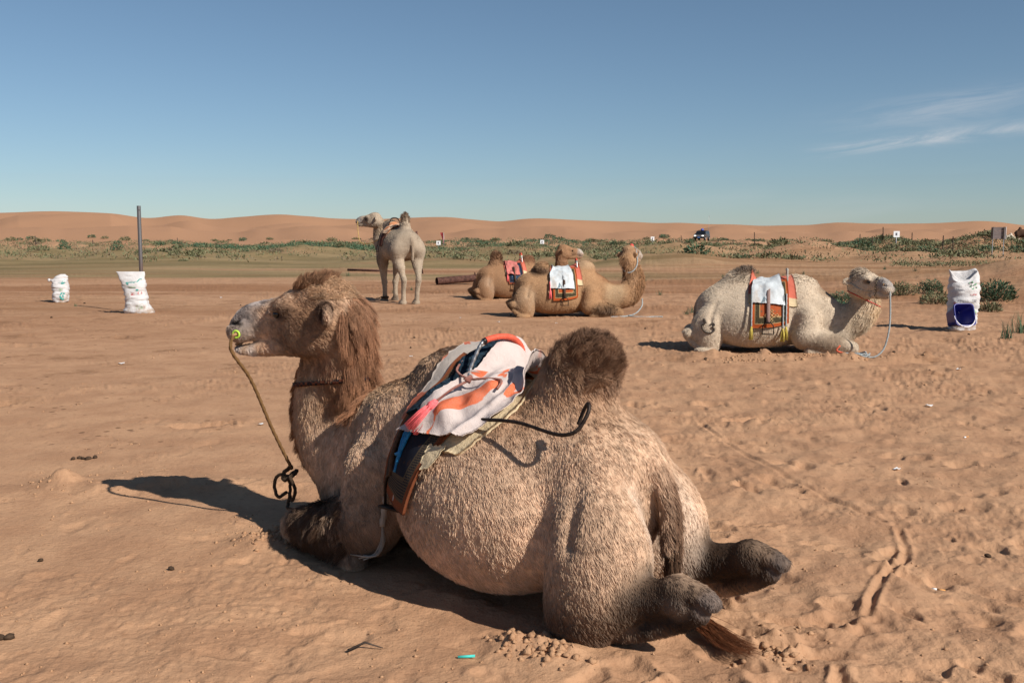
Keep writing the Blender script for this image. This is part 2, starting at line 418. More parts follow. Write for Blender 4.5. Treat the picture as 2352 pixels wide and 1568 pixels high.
def sand_material():
    t = NT('sand'); g = t.new('ShaderNodeNewGeometry').outputs['Position']
    sep = t.new('ShaderNodeSeparateXYZ'); t.l.new(g, sep.inputs[0])
    r = t.new('ShaderNodeVectorMath', operation='LENGTH'); t.l.new(g, r.inputs[0]); r = r.outputs['Value']
    big = t.noise(g, 0.35, 5, 0.6); mid = t.noise(g, 2.2, 6, 0.6); fine = t.noise(g, 22, 6, 0.7)
    grain = t.noise(g, 300, 3, 0.6)
    c = t.mix(t.mapr(mid, 0.35, 0.65), SAND_A, SAND_B)
    c = t.mix(t.math('MULTIPLY', t.mapr(fine, 0.5, 0.7), 0.42), c, SAND_C)
    c = t.mix(t.math('MULTIPLY', t.mapr(grain, 0.55, 0.75), 0.35), c, SAND_C)
    # damp, redder earth at middle distance
    st = t.new('ShaderNodeMapping'); st.inputs['Scale'].default_value = (0.05, 0.22, 0.1); t.l.new(g, st.inputs[0])
    streak = t.noise(st.outputs[0], 1.0, 5, 0.6)
    damp = t.math('MULTIPLY', t.mapr(streak, 0.40, 0.60), t.math('MULTIPLY', t.mapr(r, 13, 26), t.mapr(r, 110, 60)))
    c = t.mix(t.math('MULTIPLY', damp, 0.75), c, SAND_D)
    cr_ = t.math('MULTIPLY', t.mapr(t.noise(g, 1.1, 6, 0.7), 0.53, 0.66), t.math('MULTIPLY', t.mapr(r, 7, 13), t.mapr(r, 45, 30)))
    c = t.mix(t.math('MULTIPLY', cr_, 0.55), c, (0.15, 0.07, 0.034))
    # sparse sward on the flat, too fine and far to build
    mp = t.new('ShaderNodeMapping'); mp.inputs['Scale'].default_value = (0.035, 0.10, 0.1); mp.inputs['Location'].default_value = (3.1, 0.4, 0); t.l.new(g, mp.inputs[0])
    sw = t.noise(mp.outputs[0], 1.0, 6, 0.6, 0.4)
    ax = t.math('ADD', t.math('MULTIPLY', sep.outputs['X'], 0.35), r)
    ln = t.mapr(t.math('SUBTRACT', sep.outputs['X'], t.math('MULTIPLY', r, 0.22)), 6.0, -10.0)
    flat = t.math('MULTIPLY', t.mapr(r, 20, 44), t.mapr(r, 150, 95))
    green = t.math('MULTIPLY', t.math('MULTIPLY', t.mapr(t.math('ADD', sw, t.math('MULTIPLY', t.mapr(r, 30, 75), 0.16)), 0.44, 0.66), flat), t.math('MAXIMUM', ln, 0.25))
    yell = t.noise(mp.outputs[0], 3.0, 4)
    c = t.mix(t.math('MULTIPLY', green, 0.72), c, t.mix(t.mapr(yell, 0.35, 0.65), (0.115, 0.115, 0.052), (0.23, 0.19, 0.095)))
    # clean blown sand of the dunes
    c = t.mix(t.mapr(r, 120, 220), c, DUNE_C)
    # specks of straw, dung and grit
    vo = t.new('ShaderNodeTexVoronoi'); vo.inputs['Scale'].default_value = 26; t.l.new(g, vo.inputs['Vector'])
    spk = t.math('MULTIPLY', t.mapr(vo.outputs['Distance'], 0.13, 0.06), t.mapr(t.noise(g, 1.7, 3), 0.45, 0.62))
    c = t.mix(t.math('MULTIPLY', spk, 0.55), c, (0.06, 0.03, 0.017))
    v2 = t.new('ShaderNodeTexVoronoi'); v2.inputs['Scale'].default_value = 6.5; t.l.new(g, v2.inputs['Vector'])
    s2 = t.math('MULTIPLY', t.mapr(v2.outputs['Distance'], 0.22, 0.12), t.math('MULTIPLY', t.mapr(t.noise(g, 0.8, 4), 0.44, 0.60), t.mapr(r, 5, 9)))
    c = t.mix(t.math('MULTIPLY', s2, 0.7), c, (0.07, 0.035, 0.02))
    t.color(c)
    # fine relief, fading where it falls below a pixel
    h = t.math('ADD', t.math('MULTIPLY', t.noise(g, 30, 5, 0.65), 0.5), t.math('MULTIPLY', t.noise(g, 95, 4, 0.6), 0.16))
    bn = t.new('ShaderNodeBump'); t.put(t.mapr(r, 3, 40, 0.9, 0.5), bn.inputs['Strength'])
    bn.inputs['Distance'].default_value = 0.02
    t.l.new(h, bn.inputs['Height'])
    b2 = t.new('ShaderNodeBump'); b2.inputs['Distance'].default_value = 0.12; t.put(t.mapr(r, 10, 30, 0.0, 0.5), b2.inputs['Strength'])
    t.l.new(t.noise(g, 2.6, 6, 0.65), b2.inputs['Height']); t.l.new(bn.outputs[0], b2.inputs['Normal'])
    b3 = t.new('ShaderNodeBump'); b3.inputs['Distance'].default_value = 2.5; t.put(t.mapr(r, 150, 300, 0.0, 0.25), b3.inputs['Strength'])
    t.l.new(t.noise(g, 0.035, 3, 0.5), b3.inputs['Height']); t.l.new(b2.outputs[0], b3.inputs['Normal'])
    t.l.new(b3.outputs[0], t.b.inputs['Normal'])
    t.set(Roughness=0.95, Specular_IOR_Level=0.08)
    return t.m
SAND_A, SAND_B, SAND_C, SAND_D = (0.365, 0.206, 0.119), (0.445, 0.262, 0.153), (0.235, 0.122, 0.064), (0.245, 0.118, 0.058)
DUNE_C = (0.37, 0.205, 0.118)
GROUND_MOUNDS = []
def finish_ground():
    nr, nc = GX.shape
    V = np.stack([GX, GY, GZ], -1).reshape(-1, 3)
    i = np.arange(nr - 1)[:, None]; j = np.arange(nc)[None, :]; k = (j + 1) % nc
    Fc = np.stack([i * nc + j, (i + 1) * nc + j, (i + 1) * nc + k, i * nc + k], -1).reshape(-1, 4)[:, ::-1]
    V = np.vstack([V, [[0, 0, GZ[0].mean()]]])
    o = mesh_obj('ground', V, np.ascontiguousarray(Fc), sand_material())
    bm = bmesh.new(); bm.from_mesh(o.data); bm.verts.ensure_lookup_table()
    c = bm.verts[len(V) - 1]
    for q in range(nc): bm.faces.new((c, bm.verts[(q + 1) % nc], bm.verts[q]))
    bm.to_mesh(o.data); bm.free()
    o.data.polygons.foreach_set('use_smooth', np.ones(len(o.data.polygons), bool))
    o['kind'] = 'structure'
    return o
# ================================================================ CAMELS: signed-distance bodies
class Field:
    def __init__(s, lo, hi, h):
        s.lo = np.array(lo, float); s.h = h
        s.n = np.ceil((np.array(hi) - s.lo) / h).astype(int) + 1
        s.S = np.full(s.n, 1.0, np.float32)
        s.ax = [(s.lo[i] + h * np.arange(s.n[i])).astype(np.float32) for i in range(3)]
    def _sub(s, lo, hi):
        i0 = np.clip(np.floor((np.array(lo) - s.lo) / s.h).astype(int), 0, s.n); i1 = np.clip(np.ceil((np.array(hi) - s.lo) / s.h).astype(int) + 1, 0, s.n)
        sl = tuple(slice(a, b) for a, b in zip(i0, i1))
        P = np.meshgrid(*[s.ax[i][sl[i]] for i in range(3)], indexing='ij')
        return sl, P
    def put(s, prim, k=0.05, mode='add'):
        lo, hi, f = prim; kk = k if not callable(k) else 0.25
        sl, P = s._sub(np.array(lo) - kk - 0.04, np.array(hi) + kk + 0.04)
        if 0 in P[0].shape: return s
        d = f(P); a = s.S[sl]
        kv = k(P) if callable(k) else k
        if mode == 'add':
            h = np.maximum(kv - np.abs(a - d), 0) / kv
            s.S[sl] = np.minimum(a, d) - h * h * kv * 0.25
        else:
            d = -d; h = np.maximum(kv - np.abs(a - d), 0) / kv
            s.S[sl] = np.maximum(a, d) + h * h * kv * 0.25
        return s
    def sample(s, P):
        q = (np.asarray(P, float) - s.lo) / s.h; q = np.clip(q, 0, s.n - 1.001)
        i = q.astype(int); f = q - i; r = 0
        for dx in (0, 1):
            for dy in (0, 1):
                for dz in (0, 1):
                    w = (f[..., 0] if dx else 1 - f[..., 0]) * (f[..., 1] if dy else 1 - f[..., 1]) * (f[..., 2] if dz else 1 - f[..., 2])
                    r = r + w * s.S[i[..., 0] + dx, i[..., 1] + dy, i[..., 2] + dz]
        return r
    def grad(s, P):
        e = s.h; return np.stack([s.sample(P + np.eye(3)[i] * e) - s.sample(P - np.eye(3)[i] * e) for i in range(3)], -1)
    def hit(s, O, D, tmax):
        """march from outside at O along D until the skin"""
        t = np.zeros(O.shape[:-1])
        for _ in range(70):
            d = s.sample(O + D * t[..., None]); t = np.minimum(t + np.clip(d * 0.8, 0, 0.028) + (d > 0.001) * 0.0005, tmax)
        return O + D * t[..., None]
    def mesh(s):
        S = s.S; ins = S < 0
        c = [ins[a:S.shape[0] - 1 + a, b:S.shape[1] - 1 + b, d:S.shape[2] - 1 + d] for a in (0, 1) for b in (0, 1) for d in (0, 1)]
        cnt = sum(x.astype(np.int8) for x in c); act = (cnt > 0) & (cnt < 8)
        idx = np.full(act.shape, -1, np.int64); cells = np.argwhere(act); idx[act] = np.arange(len(cells))
        acc = np.zeros((len(cells), 3)); num = np.zeros(len(cells))
        cor = [(a, b, d) for a in (0, 1) for b in (0, 1) for d in (0, 1)]
        val = np.stack([S[cells[:, 0] + a, cells[:, 1] + b, cells[:, 2] + d] for a, b, d in cor], 1)
        for p in range(8):
            for q in range(p + 1, 8):
                if sum(abs(cor[p][i] - cor[q][i]) for i in range(3)) != 1: continue
                a, b = val[:, p], val[:, q]; m = (a < 0) != (b < 0)
                t = a[m] / (a[m] - b[m])
                acc[m] += np.array(cor[p]) + t[:, None] * (np.array(cor[q]) - np.array(cor[p])); num[m] += 1
        V = s.lo + s.h * (cells + acc / num[:, None])
        Q = []
        for ax in range(3):
            o1, o2 = [i for i in range(3) if i != ax]
            sl0 = [slice(1, -1)] * 3; sl1 = [slice(1, -1)] * 3
            sl0[ax] = slice(0, -1); sl1[ax] = slice(1, None)
            A, B = ins[tuple(sl0)], ins[tuple(sl1)]
            ed = np.argwhere(A != B); fl = A[tuple(ed.T)]
            base = ed.copy(); base[:, o1] += 1; base[:, o2] += 1
            def cell(d1, d2):
                e = base.copy(); e[:, o1] -= d1; e[:, o2] -= d2; return idx[tuple(e.T)]
            q = np.stack([cell(0, 0), cell(1, 0), cell(1, 1), cell(0, 1)], 1)
            if ax == 1: fl = ~fl
            q[~fl] = q[~fl][:, ::-1]; Q.append(q)
        Q = np.concatenate(Q); Q = Q[(Q >= 0).all(1)]
        return V, Q
def ell(c, r, R=None):
    c = np.array(c, float); r = np.array(r, float); m = r.max()
    def f(P):
        x, y, z = P[0] - c[0], P[1] - c[1], P[2] - c[2]
        if R is not None:
            x, y, z = (R[0][0] * x + R[1][0] * y + R[2][0] * z, R[0][1] * x + R[1][1] * y + R[2][1] * z, R[0][2] * x + R[1][2] * y + R[2][2] * z)
        k0 = np.sqrt((x / r[0]) ** 2 + (y / r[1]) ** 2 + (z / r[2]) ** 2) + 1e-6
        k1 = np.sqrt((x / r[0] ** 2) ** 2 + (y / r[1] ** 2) ** 2 + (z / r[2] ** 2) ** 2) + 1e-6
        return k0 * (k0 - 1) / k1
    return c - m, c + m, f
def tube(pts, rads, sub=5, sq=(1, 1, 1)):
    sq = np.array(sq, float); P_ = cr(np.array(pts, float), sub); r_ = cr(np.array(rads, float)[:, None], sub)[:, 0]
    m = r_.max() / sq.min()
    A = P_ * sq
    def f(P):
        X, Y, Z = P[0] * sq[0], P[1] * sq[1], P[2] * sq[2]; D = None
        for i in range(len(A) - 1):
            a, b = A[i], A[i + 1]; ab = b - a; L = ab @ ab + 1e-9
            t = np.clip(((X - a[0]) * ab[0] + (Y - a[1]) * ab[1] + (Z - a[2]) * ab[2]) / L, 0, 1)
            d = np.sqrt((X - a[0] - t * ab[0]) ** 2 + (Y - a[1] - t * ab[1]) ** 2 + (Z - a[2] - t * ab[2]) ** 2) - (r_[i] + t * (r_[i + 1] - r_[i]))
            D = d if D is None else np.minimum(D, d)
        return D / sq.max()
    return P_.min(0) - m, P_.max(0) + m, f
def loft(tab, n=2.2, M=None, org=(0, 0, 0), soft=0.03):
    """tab rows: s, bottom, top, half width; s along the first axis of the frame M (columns) at org"""
    T = cr(np.array(tab, float), 8); o = np.argsort(T[:, 0]); T = T[o]; org = np.array(org, float)
    s0, s1 = T[0, 0], T[-1, 0]
    box = np.array([(s, y, z) for s in (s0, s1) for y in (-T[:, 3].max(), T[:, 3].max()) for z in (T[:, 1].min(), T[:, 2].max())])
    if M is not None: box = box @ np.array(M).T
    box = box + org
    def f(P):
        x, y, z = P[0] - org[0], P[1] - org[1], P[2] - org[2]
        if M is not None:
            x, y, z = (M[0][0] * x + M[1][0] * y + M[2][0] * z, M[0][1] * x + M[1][1] * y + M[2][1] * z, M[0][2] * x + M[1][2] * y + M[2][2] * z)
        b = np.interp(x, T[:, 0], T[:, 1]); tp = np.interp(x, T[:, 0], T[:, 2]); w = np.interp(x, T[:, 0], T[:, 3])
        c, hh = (b + tp) / 2, np.maximum((tp - b) / 2, 1e-3); w = np.maximum(w, 1e-3)
        if T.shape[1] > 4:
            tp_ = np.interp(x, T[:, 0], T[:, 4]); y = y / (1 - tp_ * np.clip((z - c) / hh, -1, 1))
        ya, za = np.abs(y), np.abs(z - c)
        k = ((ya / w) ** n + (za / hh) ** n) ** (1 / n) + 1e-6
        k1 = np.sqrt((ya / w ** 2) ** 2 + (za / hh ** 2) ** 2) + 1e-6
        k0 = np.sqrt((ya / w) ** 2 + (za / hh) ** 2) + 1e-6
        d = (k - 1) * np.minimum(k0 / k1, 3 * np.maximum(w, hh))
        e = np.maximum(x - s1, s0 - x)
        return np.maximum(d, e).astype(np.float32)
    return box.min(0), box.max(0), f
def rotm(yaw, pitch=0.0, roll=0.0):
    return np.array((Matrix.Rotation(yaw, 3, 'Z') @ Matrix.Rotation(-pitch, 3, 'Y') @ Matrix.Rotation(roll, 3, 'X')))

HEAD_UP = [(-.03, -.06, .05, .05), (.02, -.12, .105, .10), (.10, -.13, .15, .122), (.20, -.12, .165, .122), (.28, -.11, .16, .112), (.345, -.10, .148, .10),
           (.39, -.095, .125, .080), (.45, -.088, .108, .064), (.52, -.088, .098, .060), (.575, -.090, .082, .063), (.615, -.092, .056, .062), (.645, -.092, .022, .052), (.668, -.08, -.02, .03)]
HEAD_LO = [(.04, -.15, -.05, .075), (.15, -.165, -.05, .082), (.27, -.168, -.05, .076), (.40, -.163, -.07, .058), (.50, -.165, -.09, .048), (.56, -.168, -.112, .044), (.61, -.158, -.118, .040), (.642, -.14, -.122, .024)]
def head_prims(F, org, M, sc=1.0, mouth=True, ear=0.0, fine=True, nostril=True):
    org = np.array(org, float); S = lambda tab: [tuple(x * sc for x in r) for r in tab]
    L = lambda s, t, q: org + M @ (np.array([s, t, q]) * sc)
    F.put(loft(S(HEAD_UP), 2.3, M, org), 0.05)
    if mouth: F.put(loft(S(HEAD_LO), 2.2, M, org), lambda P: 0.035 * sc)
    else: F.put(loft(S([(a, b, c + .03 if a > .45 else c, d) for a, b, c, d in HEAD_LO]), 2.2, M, org), 0.012)
    for t in (-1, 1):
        F.put(ell(L(.335, .088 * t, .075), np.array([.055, .035, .035]) * sc, M), 0.05 * sc)      # brow
        F.put(ell(L(.20, .085 * t, -.045), np.array([.12, .045, .085]) * sc, M), 0.06 * sc)        # cheek
        F.put(ell(L(.60, .042 * t, -.045), np.array([.065, .036, .05]) * sc, M), 0.03 * sc)        # upper lip
        F.put(ell(L(.375, .108 * t, .045), np.array([.030, .016, .020]) * sc, M), 0.025 * sc, 'sub')  # eye socket
        F.put(ell(L(.37, .098 * t, .064), np.array([.042, .014, .010]) * sc, M), 0.012 * sc)      # upper lid
        if nostril:
            F.put(tube([L(.650, .040 * t, -.012), L(.612, .060 * t, -.004), L(.575, .070 * t, .020)], np.array([.008, .015, .009]) * sc, 3), 0.010 * sc, 'sub')
            F.put(tube([L(.648, .046 * t, -.028), L(.605, .066 * t, -.022), L(.570, .066 * t, .004)], np.array([.008, .010, .006]) * sc, 3), 0.014 * sc)
        # ear: leaf shape out from behind the cheek, hollow to the front
        E0 = L(.115, .10 * t, .055); E1 = L(.075 + ear * .03, .175 * t, .050)
        d = (E1 - E0) / np.linalg.norm(E1 - E0); x = M @ np.array([1, .35 * t, .0]); x = x - d * (x @ d); x /= np.linalg.norm(x)
        Re = np.stack([d, x, np.cross(d, x)], 1)
        F.put(ell((E0 + E1) / 2 + d * .012 * sc, np.array([.080, .028, .050]) * sc, Re), 0.03 * sc)
        F.put(ell((E0 + E1) / 2 + (d * .022 + x * .024) * sc, np.array([.048, .017, .026]) * sc, Re), 0.012 * sc, 'sub')
    F.put(ell(L(.16, 0, .135), np.array([.13, .10, .075]) * sc, M), 0.05 * sc)                     # wool cap
    return L
def trunk_tab(fat=1.0, wither=0.0):
    return [(-.17, .42, .60, .05, .2), (-.11, .30, .69, .15, .3), (-.02, .20, .77, .245, .35), (.10, .12, .83, .345, .35), (.28, .07, .865, .42 * fat, .25), (.5, .045, .885, .45 * fat, .14), (.75, .045, .90, .455 * fat, .12),
            (.93, .06, .925 + wither, .385, .18), (1.08, .09, .93 + wither, .285, .2), (1.28, .13, .87 + wither * .7, .245, .2), (1.46, .16, .76, .23, .15), (1.60, .20, .62, .18, .1), (1.68, .26, .50, .10, 0)]
def legs_sit(F, hock=(.33, .33), hx=1.0, arm=1.0, hr=1.0, back=(0, 0)):
    F.put(ell((1.60, 0, .22), (.24, .20, .22)), 0.10)
    kf = lambda P: 0.016 + 0.20 * np.clip((P[2] - 0.42) / 0.25, 0, 1)
    for t in (1, -1):
        # thigh, stifle on the sand
        du = back[0 if t > 0 else 1]
        F.put(tube([(.075 + du * .6, .19 * t, .60), (.065 + du * .8, .235 * t, .51), (.05 + du, .27 * t, .40), (.03 + du, .295 * t, .24), (.02 + du * .5, .31 * t, .09)], [.085, .14, .178, .18, .14], 4, (1, 1.06, 1)), kf)
        F.put(ell((-.05 + du * .3, .265 * t, .29), (.16, .13, .21)), 0.16)
        F.put(tube([(.10 + du, .33 * t, .66), (.05 + du, .415 * t, .50), (.035 + du, .44 * t, .40)], [.006, .013, .006], 4), 0.06, 'sub')
        # lower leg laid back, hock, shank folded under
        hv = hock[0 if t > 0 else 1]
        F.put(tube([(.0, .315 * t, .13), (-.17 * hx, (.315 * .6 + hv * .4) * t, .165), (-.33 * hx, (.315 * .3 + hv * .7) * t, .215), (-.43 * hx, hv * t, .245)], [.125, .090 * hr, .070 * hr, .066 * hr], 4), 0.05)
        F.put(tube([(-.41 * hx, hv * t, .268), (-.50 * hx, hv * t, .262), (-.555 * hx, hv * t, .245)], [.054 * hr, .046 * hr, .034 * hr], 3, (1, .85, 1.15)), 0.022)
        F.put(ell((-.43 * hx, (hv + .042) * t, .225), (.055, .03, .042)), 0.016)
        F.put(ell((-.43 * hx, (hv - .042) * t, .225), (.055, .03, .042)), 0.016)
        F.put(tube([(-.50 * hx, hv * t, .205), (-.42 * hx, hv * t, .150), (-.28 * hx, (hv + .02) * t, .085), (-.10 * hx, (hv + .05) * t, .035)], [.050 * hr, .044 * hr, .042, .046], 4), 0.012)
        F.put(ell((-.04, (hv + .07) * t, .02), (.13, .085, .045)), 0.02)
        # fore leg: shoulder, upper arm, forearm forward to the knee, shank folded back
        F.put(ell((1.22, .155 * t, .52), (.16, .09, .28)), 0.10)
        F.put(tube([(1.26, .25 * t, .46), (1.25, .29 * t, .26)], [.15 * arm, .15 * arm], 3), 0.08)
        F.put(tube([(1.22, .30 * t, .20), (1.45, .305 * t, .165), (1.68, .29 * t, .115), (1.80, .28 * t, .09)], [.145 * arm, .14 * arm, .10, .082], 4), 0.05)
        F.put(ell((1.83, .28 * t, .075), (.06, .062, .07)), 0.04)
        F.put(tube([(1.78, .29 * t, .06), (1.5, .33 * t, .04), (1.28, .36 * t, .03)], [.055, .05, .06], 3), 0.03)
BODY_MAT = {}
def fur_materials():
    t = NT('camel_hide'); a = t.attr('col'); v = t.coord()
    n = t.noise(v, 55, 5, 0.7, 0.5); n_ = t.noise(v, 9, 4, 0.6)
    c = t.mix(t.mapr(n, 0.35, 0.75, 0.0, 0.35), a.outputs['Color'], (0.08, 0.045, 0.025))
    t.color(c); t.bump(n, 0.008, 0.7); t.set(Roughness=0.9, Specular_IOR_Level=0.1)
    f = NT('camel_hair'); a = f.attr('col'); f.color(a.outputs['Color']); f.set(Roughness=0.6, Specular_IOR_Level=0.25)
    s = NT('camel_skin'); a = s.attr('col'); v = s.coord(); s.color(a.outputs['Color']); s.bump(s.noise(v, 180, 3), 0.002); s.set(Roughness=0.75)
    return t.m, f.m, s.m
HIDE, HAIR, SKIN = fur_materials()
def blobs(P, base, spots, wob=0.35, seed=0):
    """spots: (centre, radii, value, strength) soft patches laid over a base value"""
    P = np.asarray(P, float); base = np.asarray(base, float)
    out = np.tile(base, (len(P), 1)) if base.ndim else np.full(len(P), float(base))
    w3 = n3(P, 5.0, seed) * wob + n3(P, 13.0, seed + 1) * wob * 0.6
    for c, r, val, st in spots:
        c, r = np.array(c, float), np.array(r, float)
        d = np.sqrt((((P - c) / r) ** 2).sum(1)) + w3
        w = st * (1 - ss(0.45, 1.15, d))
        out = out + (w[:, None] * (np.asarray(val) - out) if base.ndim else w * (val - out))
    return out
def make_fur(name, parent, V, Q, count, colf, lenf, dirf, mat, pts=4, width=0.0011, clump=0.5, seed=1, wmul=None, dens=None, clf=40):
    r = np.random.default_rng(seed)
    tri = np.concatenate([Q[:, [0, 1, 2]], Q[:, [0, 2, 3]]])
    A, B, C_ = V[tri[:, 0]], V[tri[:, 1]], V[tri[:, 2]]
    N = np.cross(B - A, C_ - A); ar = np.linalg.norm(N, axis=1); N = N / (ar[:, None] + 1e-12)
    cen = (A + B + C_) / 3
    w = ar.copy()
    if dens is not None: w = w * dens(cen)
    w[cen[:, 2] < 0.012] = 0
    pick = np.searchsorted(np.cumsum(w) / w.sum(), r.random(count)); pick = np.clip(pick, 0, len(tri) - 1)
    a, b = r.random(count), r.random(count); f = a + b > 1; a[f], b[f] = 1 - a[f], 1 - b[f]
    P = A[pick] + a[:, None] * (B - A)[pick] + b[:, None] * (C_ - A)[pick]
    Nn = VN_SMOOTH(V, Q)
    nn = (Nn[tri[pick, 0]] * (1 - a - b)[:, None] + Nn[tri[pick, 1]] * a[:, None] + Nn[tri[pick, 2]] * b[:, None]); nn /= np.linalg.norm(nn, axis=1)[:, None] + 1e-9
    L = lenf(P) * r.uniform(0.65, 1.25, count)
    D, stand = dirf(P, nn)
    D = D - nn * (D * nn).sum(1)[:, None]; D /= np.linalg.norm(D, axis=1)[:, None] + 1e-6
    # tufts: neighbours lean the same way
    cs = np.clip(0.55 / np.maximum(L, 0.012), 12, 55)
    J = np.stack([n3(P, clf, seed + i) + 0.8 * n3(P, clf * 2.2, seed + 7 + i) for i in range(3)], 1) * clump * 2.4 + r.normal(0, 0.10, (count, 3))
    d0 = D * (1 - stand)[:, None] + nn * stand[:, None] + J * 0.5
    d0 /= np.linalg.norm(d0, axis=1)[:, None] + 1e-9
    bend = D * 0.5 + J * 0.7 + np.array([0, 0, -0.25])
    t = np.linspace(0, 1, pts)
    G = P[:, None, :] + L[:, None, None] * (d0[:, None, :] * t[None, :, None] + 0.5 * bend[:, None, :] * (t ** 2)[None, :, None])
    G[:, :, 2] = np.maximum(G[:, :, 2], 0.004 + 0 * G[:, :, 2])
    C4 = np.ones((count, 4), np.float32)
    C4[:, :3] = np.clip(colf(P) * (r.uniform(0.80, 1.18, count) * (1 + 0.4 * n3(P, 40, seed + 3) + 0.3 * n3(P, 7, seed + 4)))[:, None], 0.002, 0.9)
    wd = width * (wmul(P) if wmul is not None else np.ones(count)) * r.uniform(0.7, 1.3, count)
    rr = wd[:, None] * np.array([1.0, 0.95, 0.7, 0.12] if pts == 4 else np.linspace(1, 0.12, pts))[None, :]
    return hair_obj(name, parent, G, rr, C4, mat)
def hair_obj(name, parent, G, rr, C4, mat):
    n, m = G.shape[:2]
    h = bpy.data.hair_curves.new(name); h.add_curves([m] * n)
    h.attributes['position'].data.foreach_set('vector', G.astype(np.float32).ravel())
    ra = h.attributes.get('radius') or h.attributes.new('radius', 'FLOAT', 'POINT')
    ra.data.foreach_set('value', rr.astype(np.float32).ravel())
    ca = h.attributes.new('col', 'FLOAT_COLOR', 'CURVE'); ca.data.foreach_set('color', C4.astype(np.float32).ravel())
    h.materials.append(mat)
    o = bpy.data.objects.new(name, h); col.objects.link(o); o.parent = parent
    return o
def VN_SMOOTH(V, Q):
    N = np.zeros_like(V); fn = np.cross(V[Q[:, 2]] - V[Q[:, 0]], V[Q[:, 3]] - V[Q[:, 1]])
    for i in range(4): np.add.at(N, Q[:, i], fn)
    return N / (np.linalg.norm(N, axis=1)[:, None] + 1e-12)
def heading(hx, hy): return math.atan2(hy, hx)
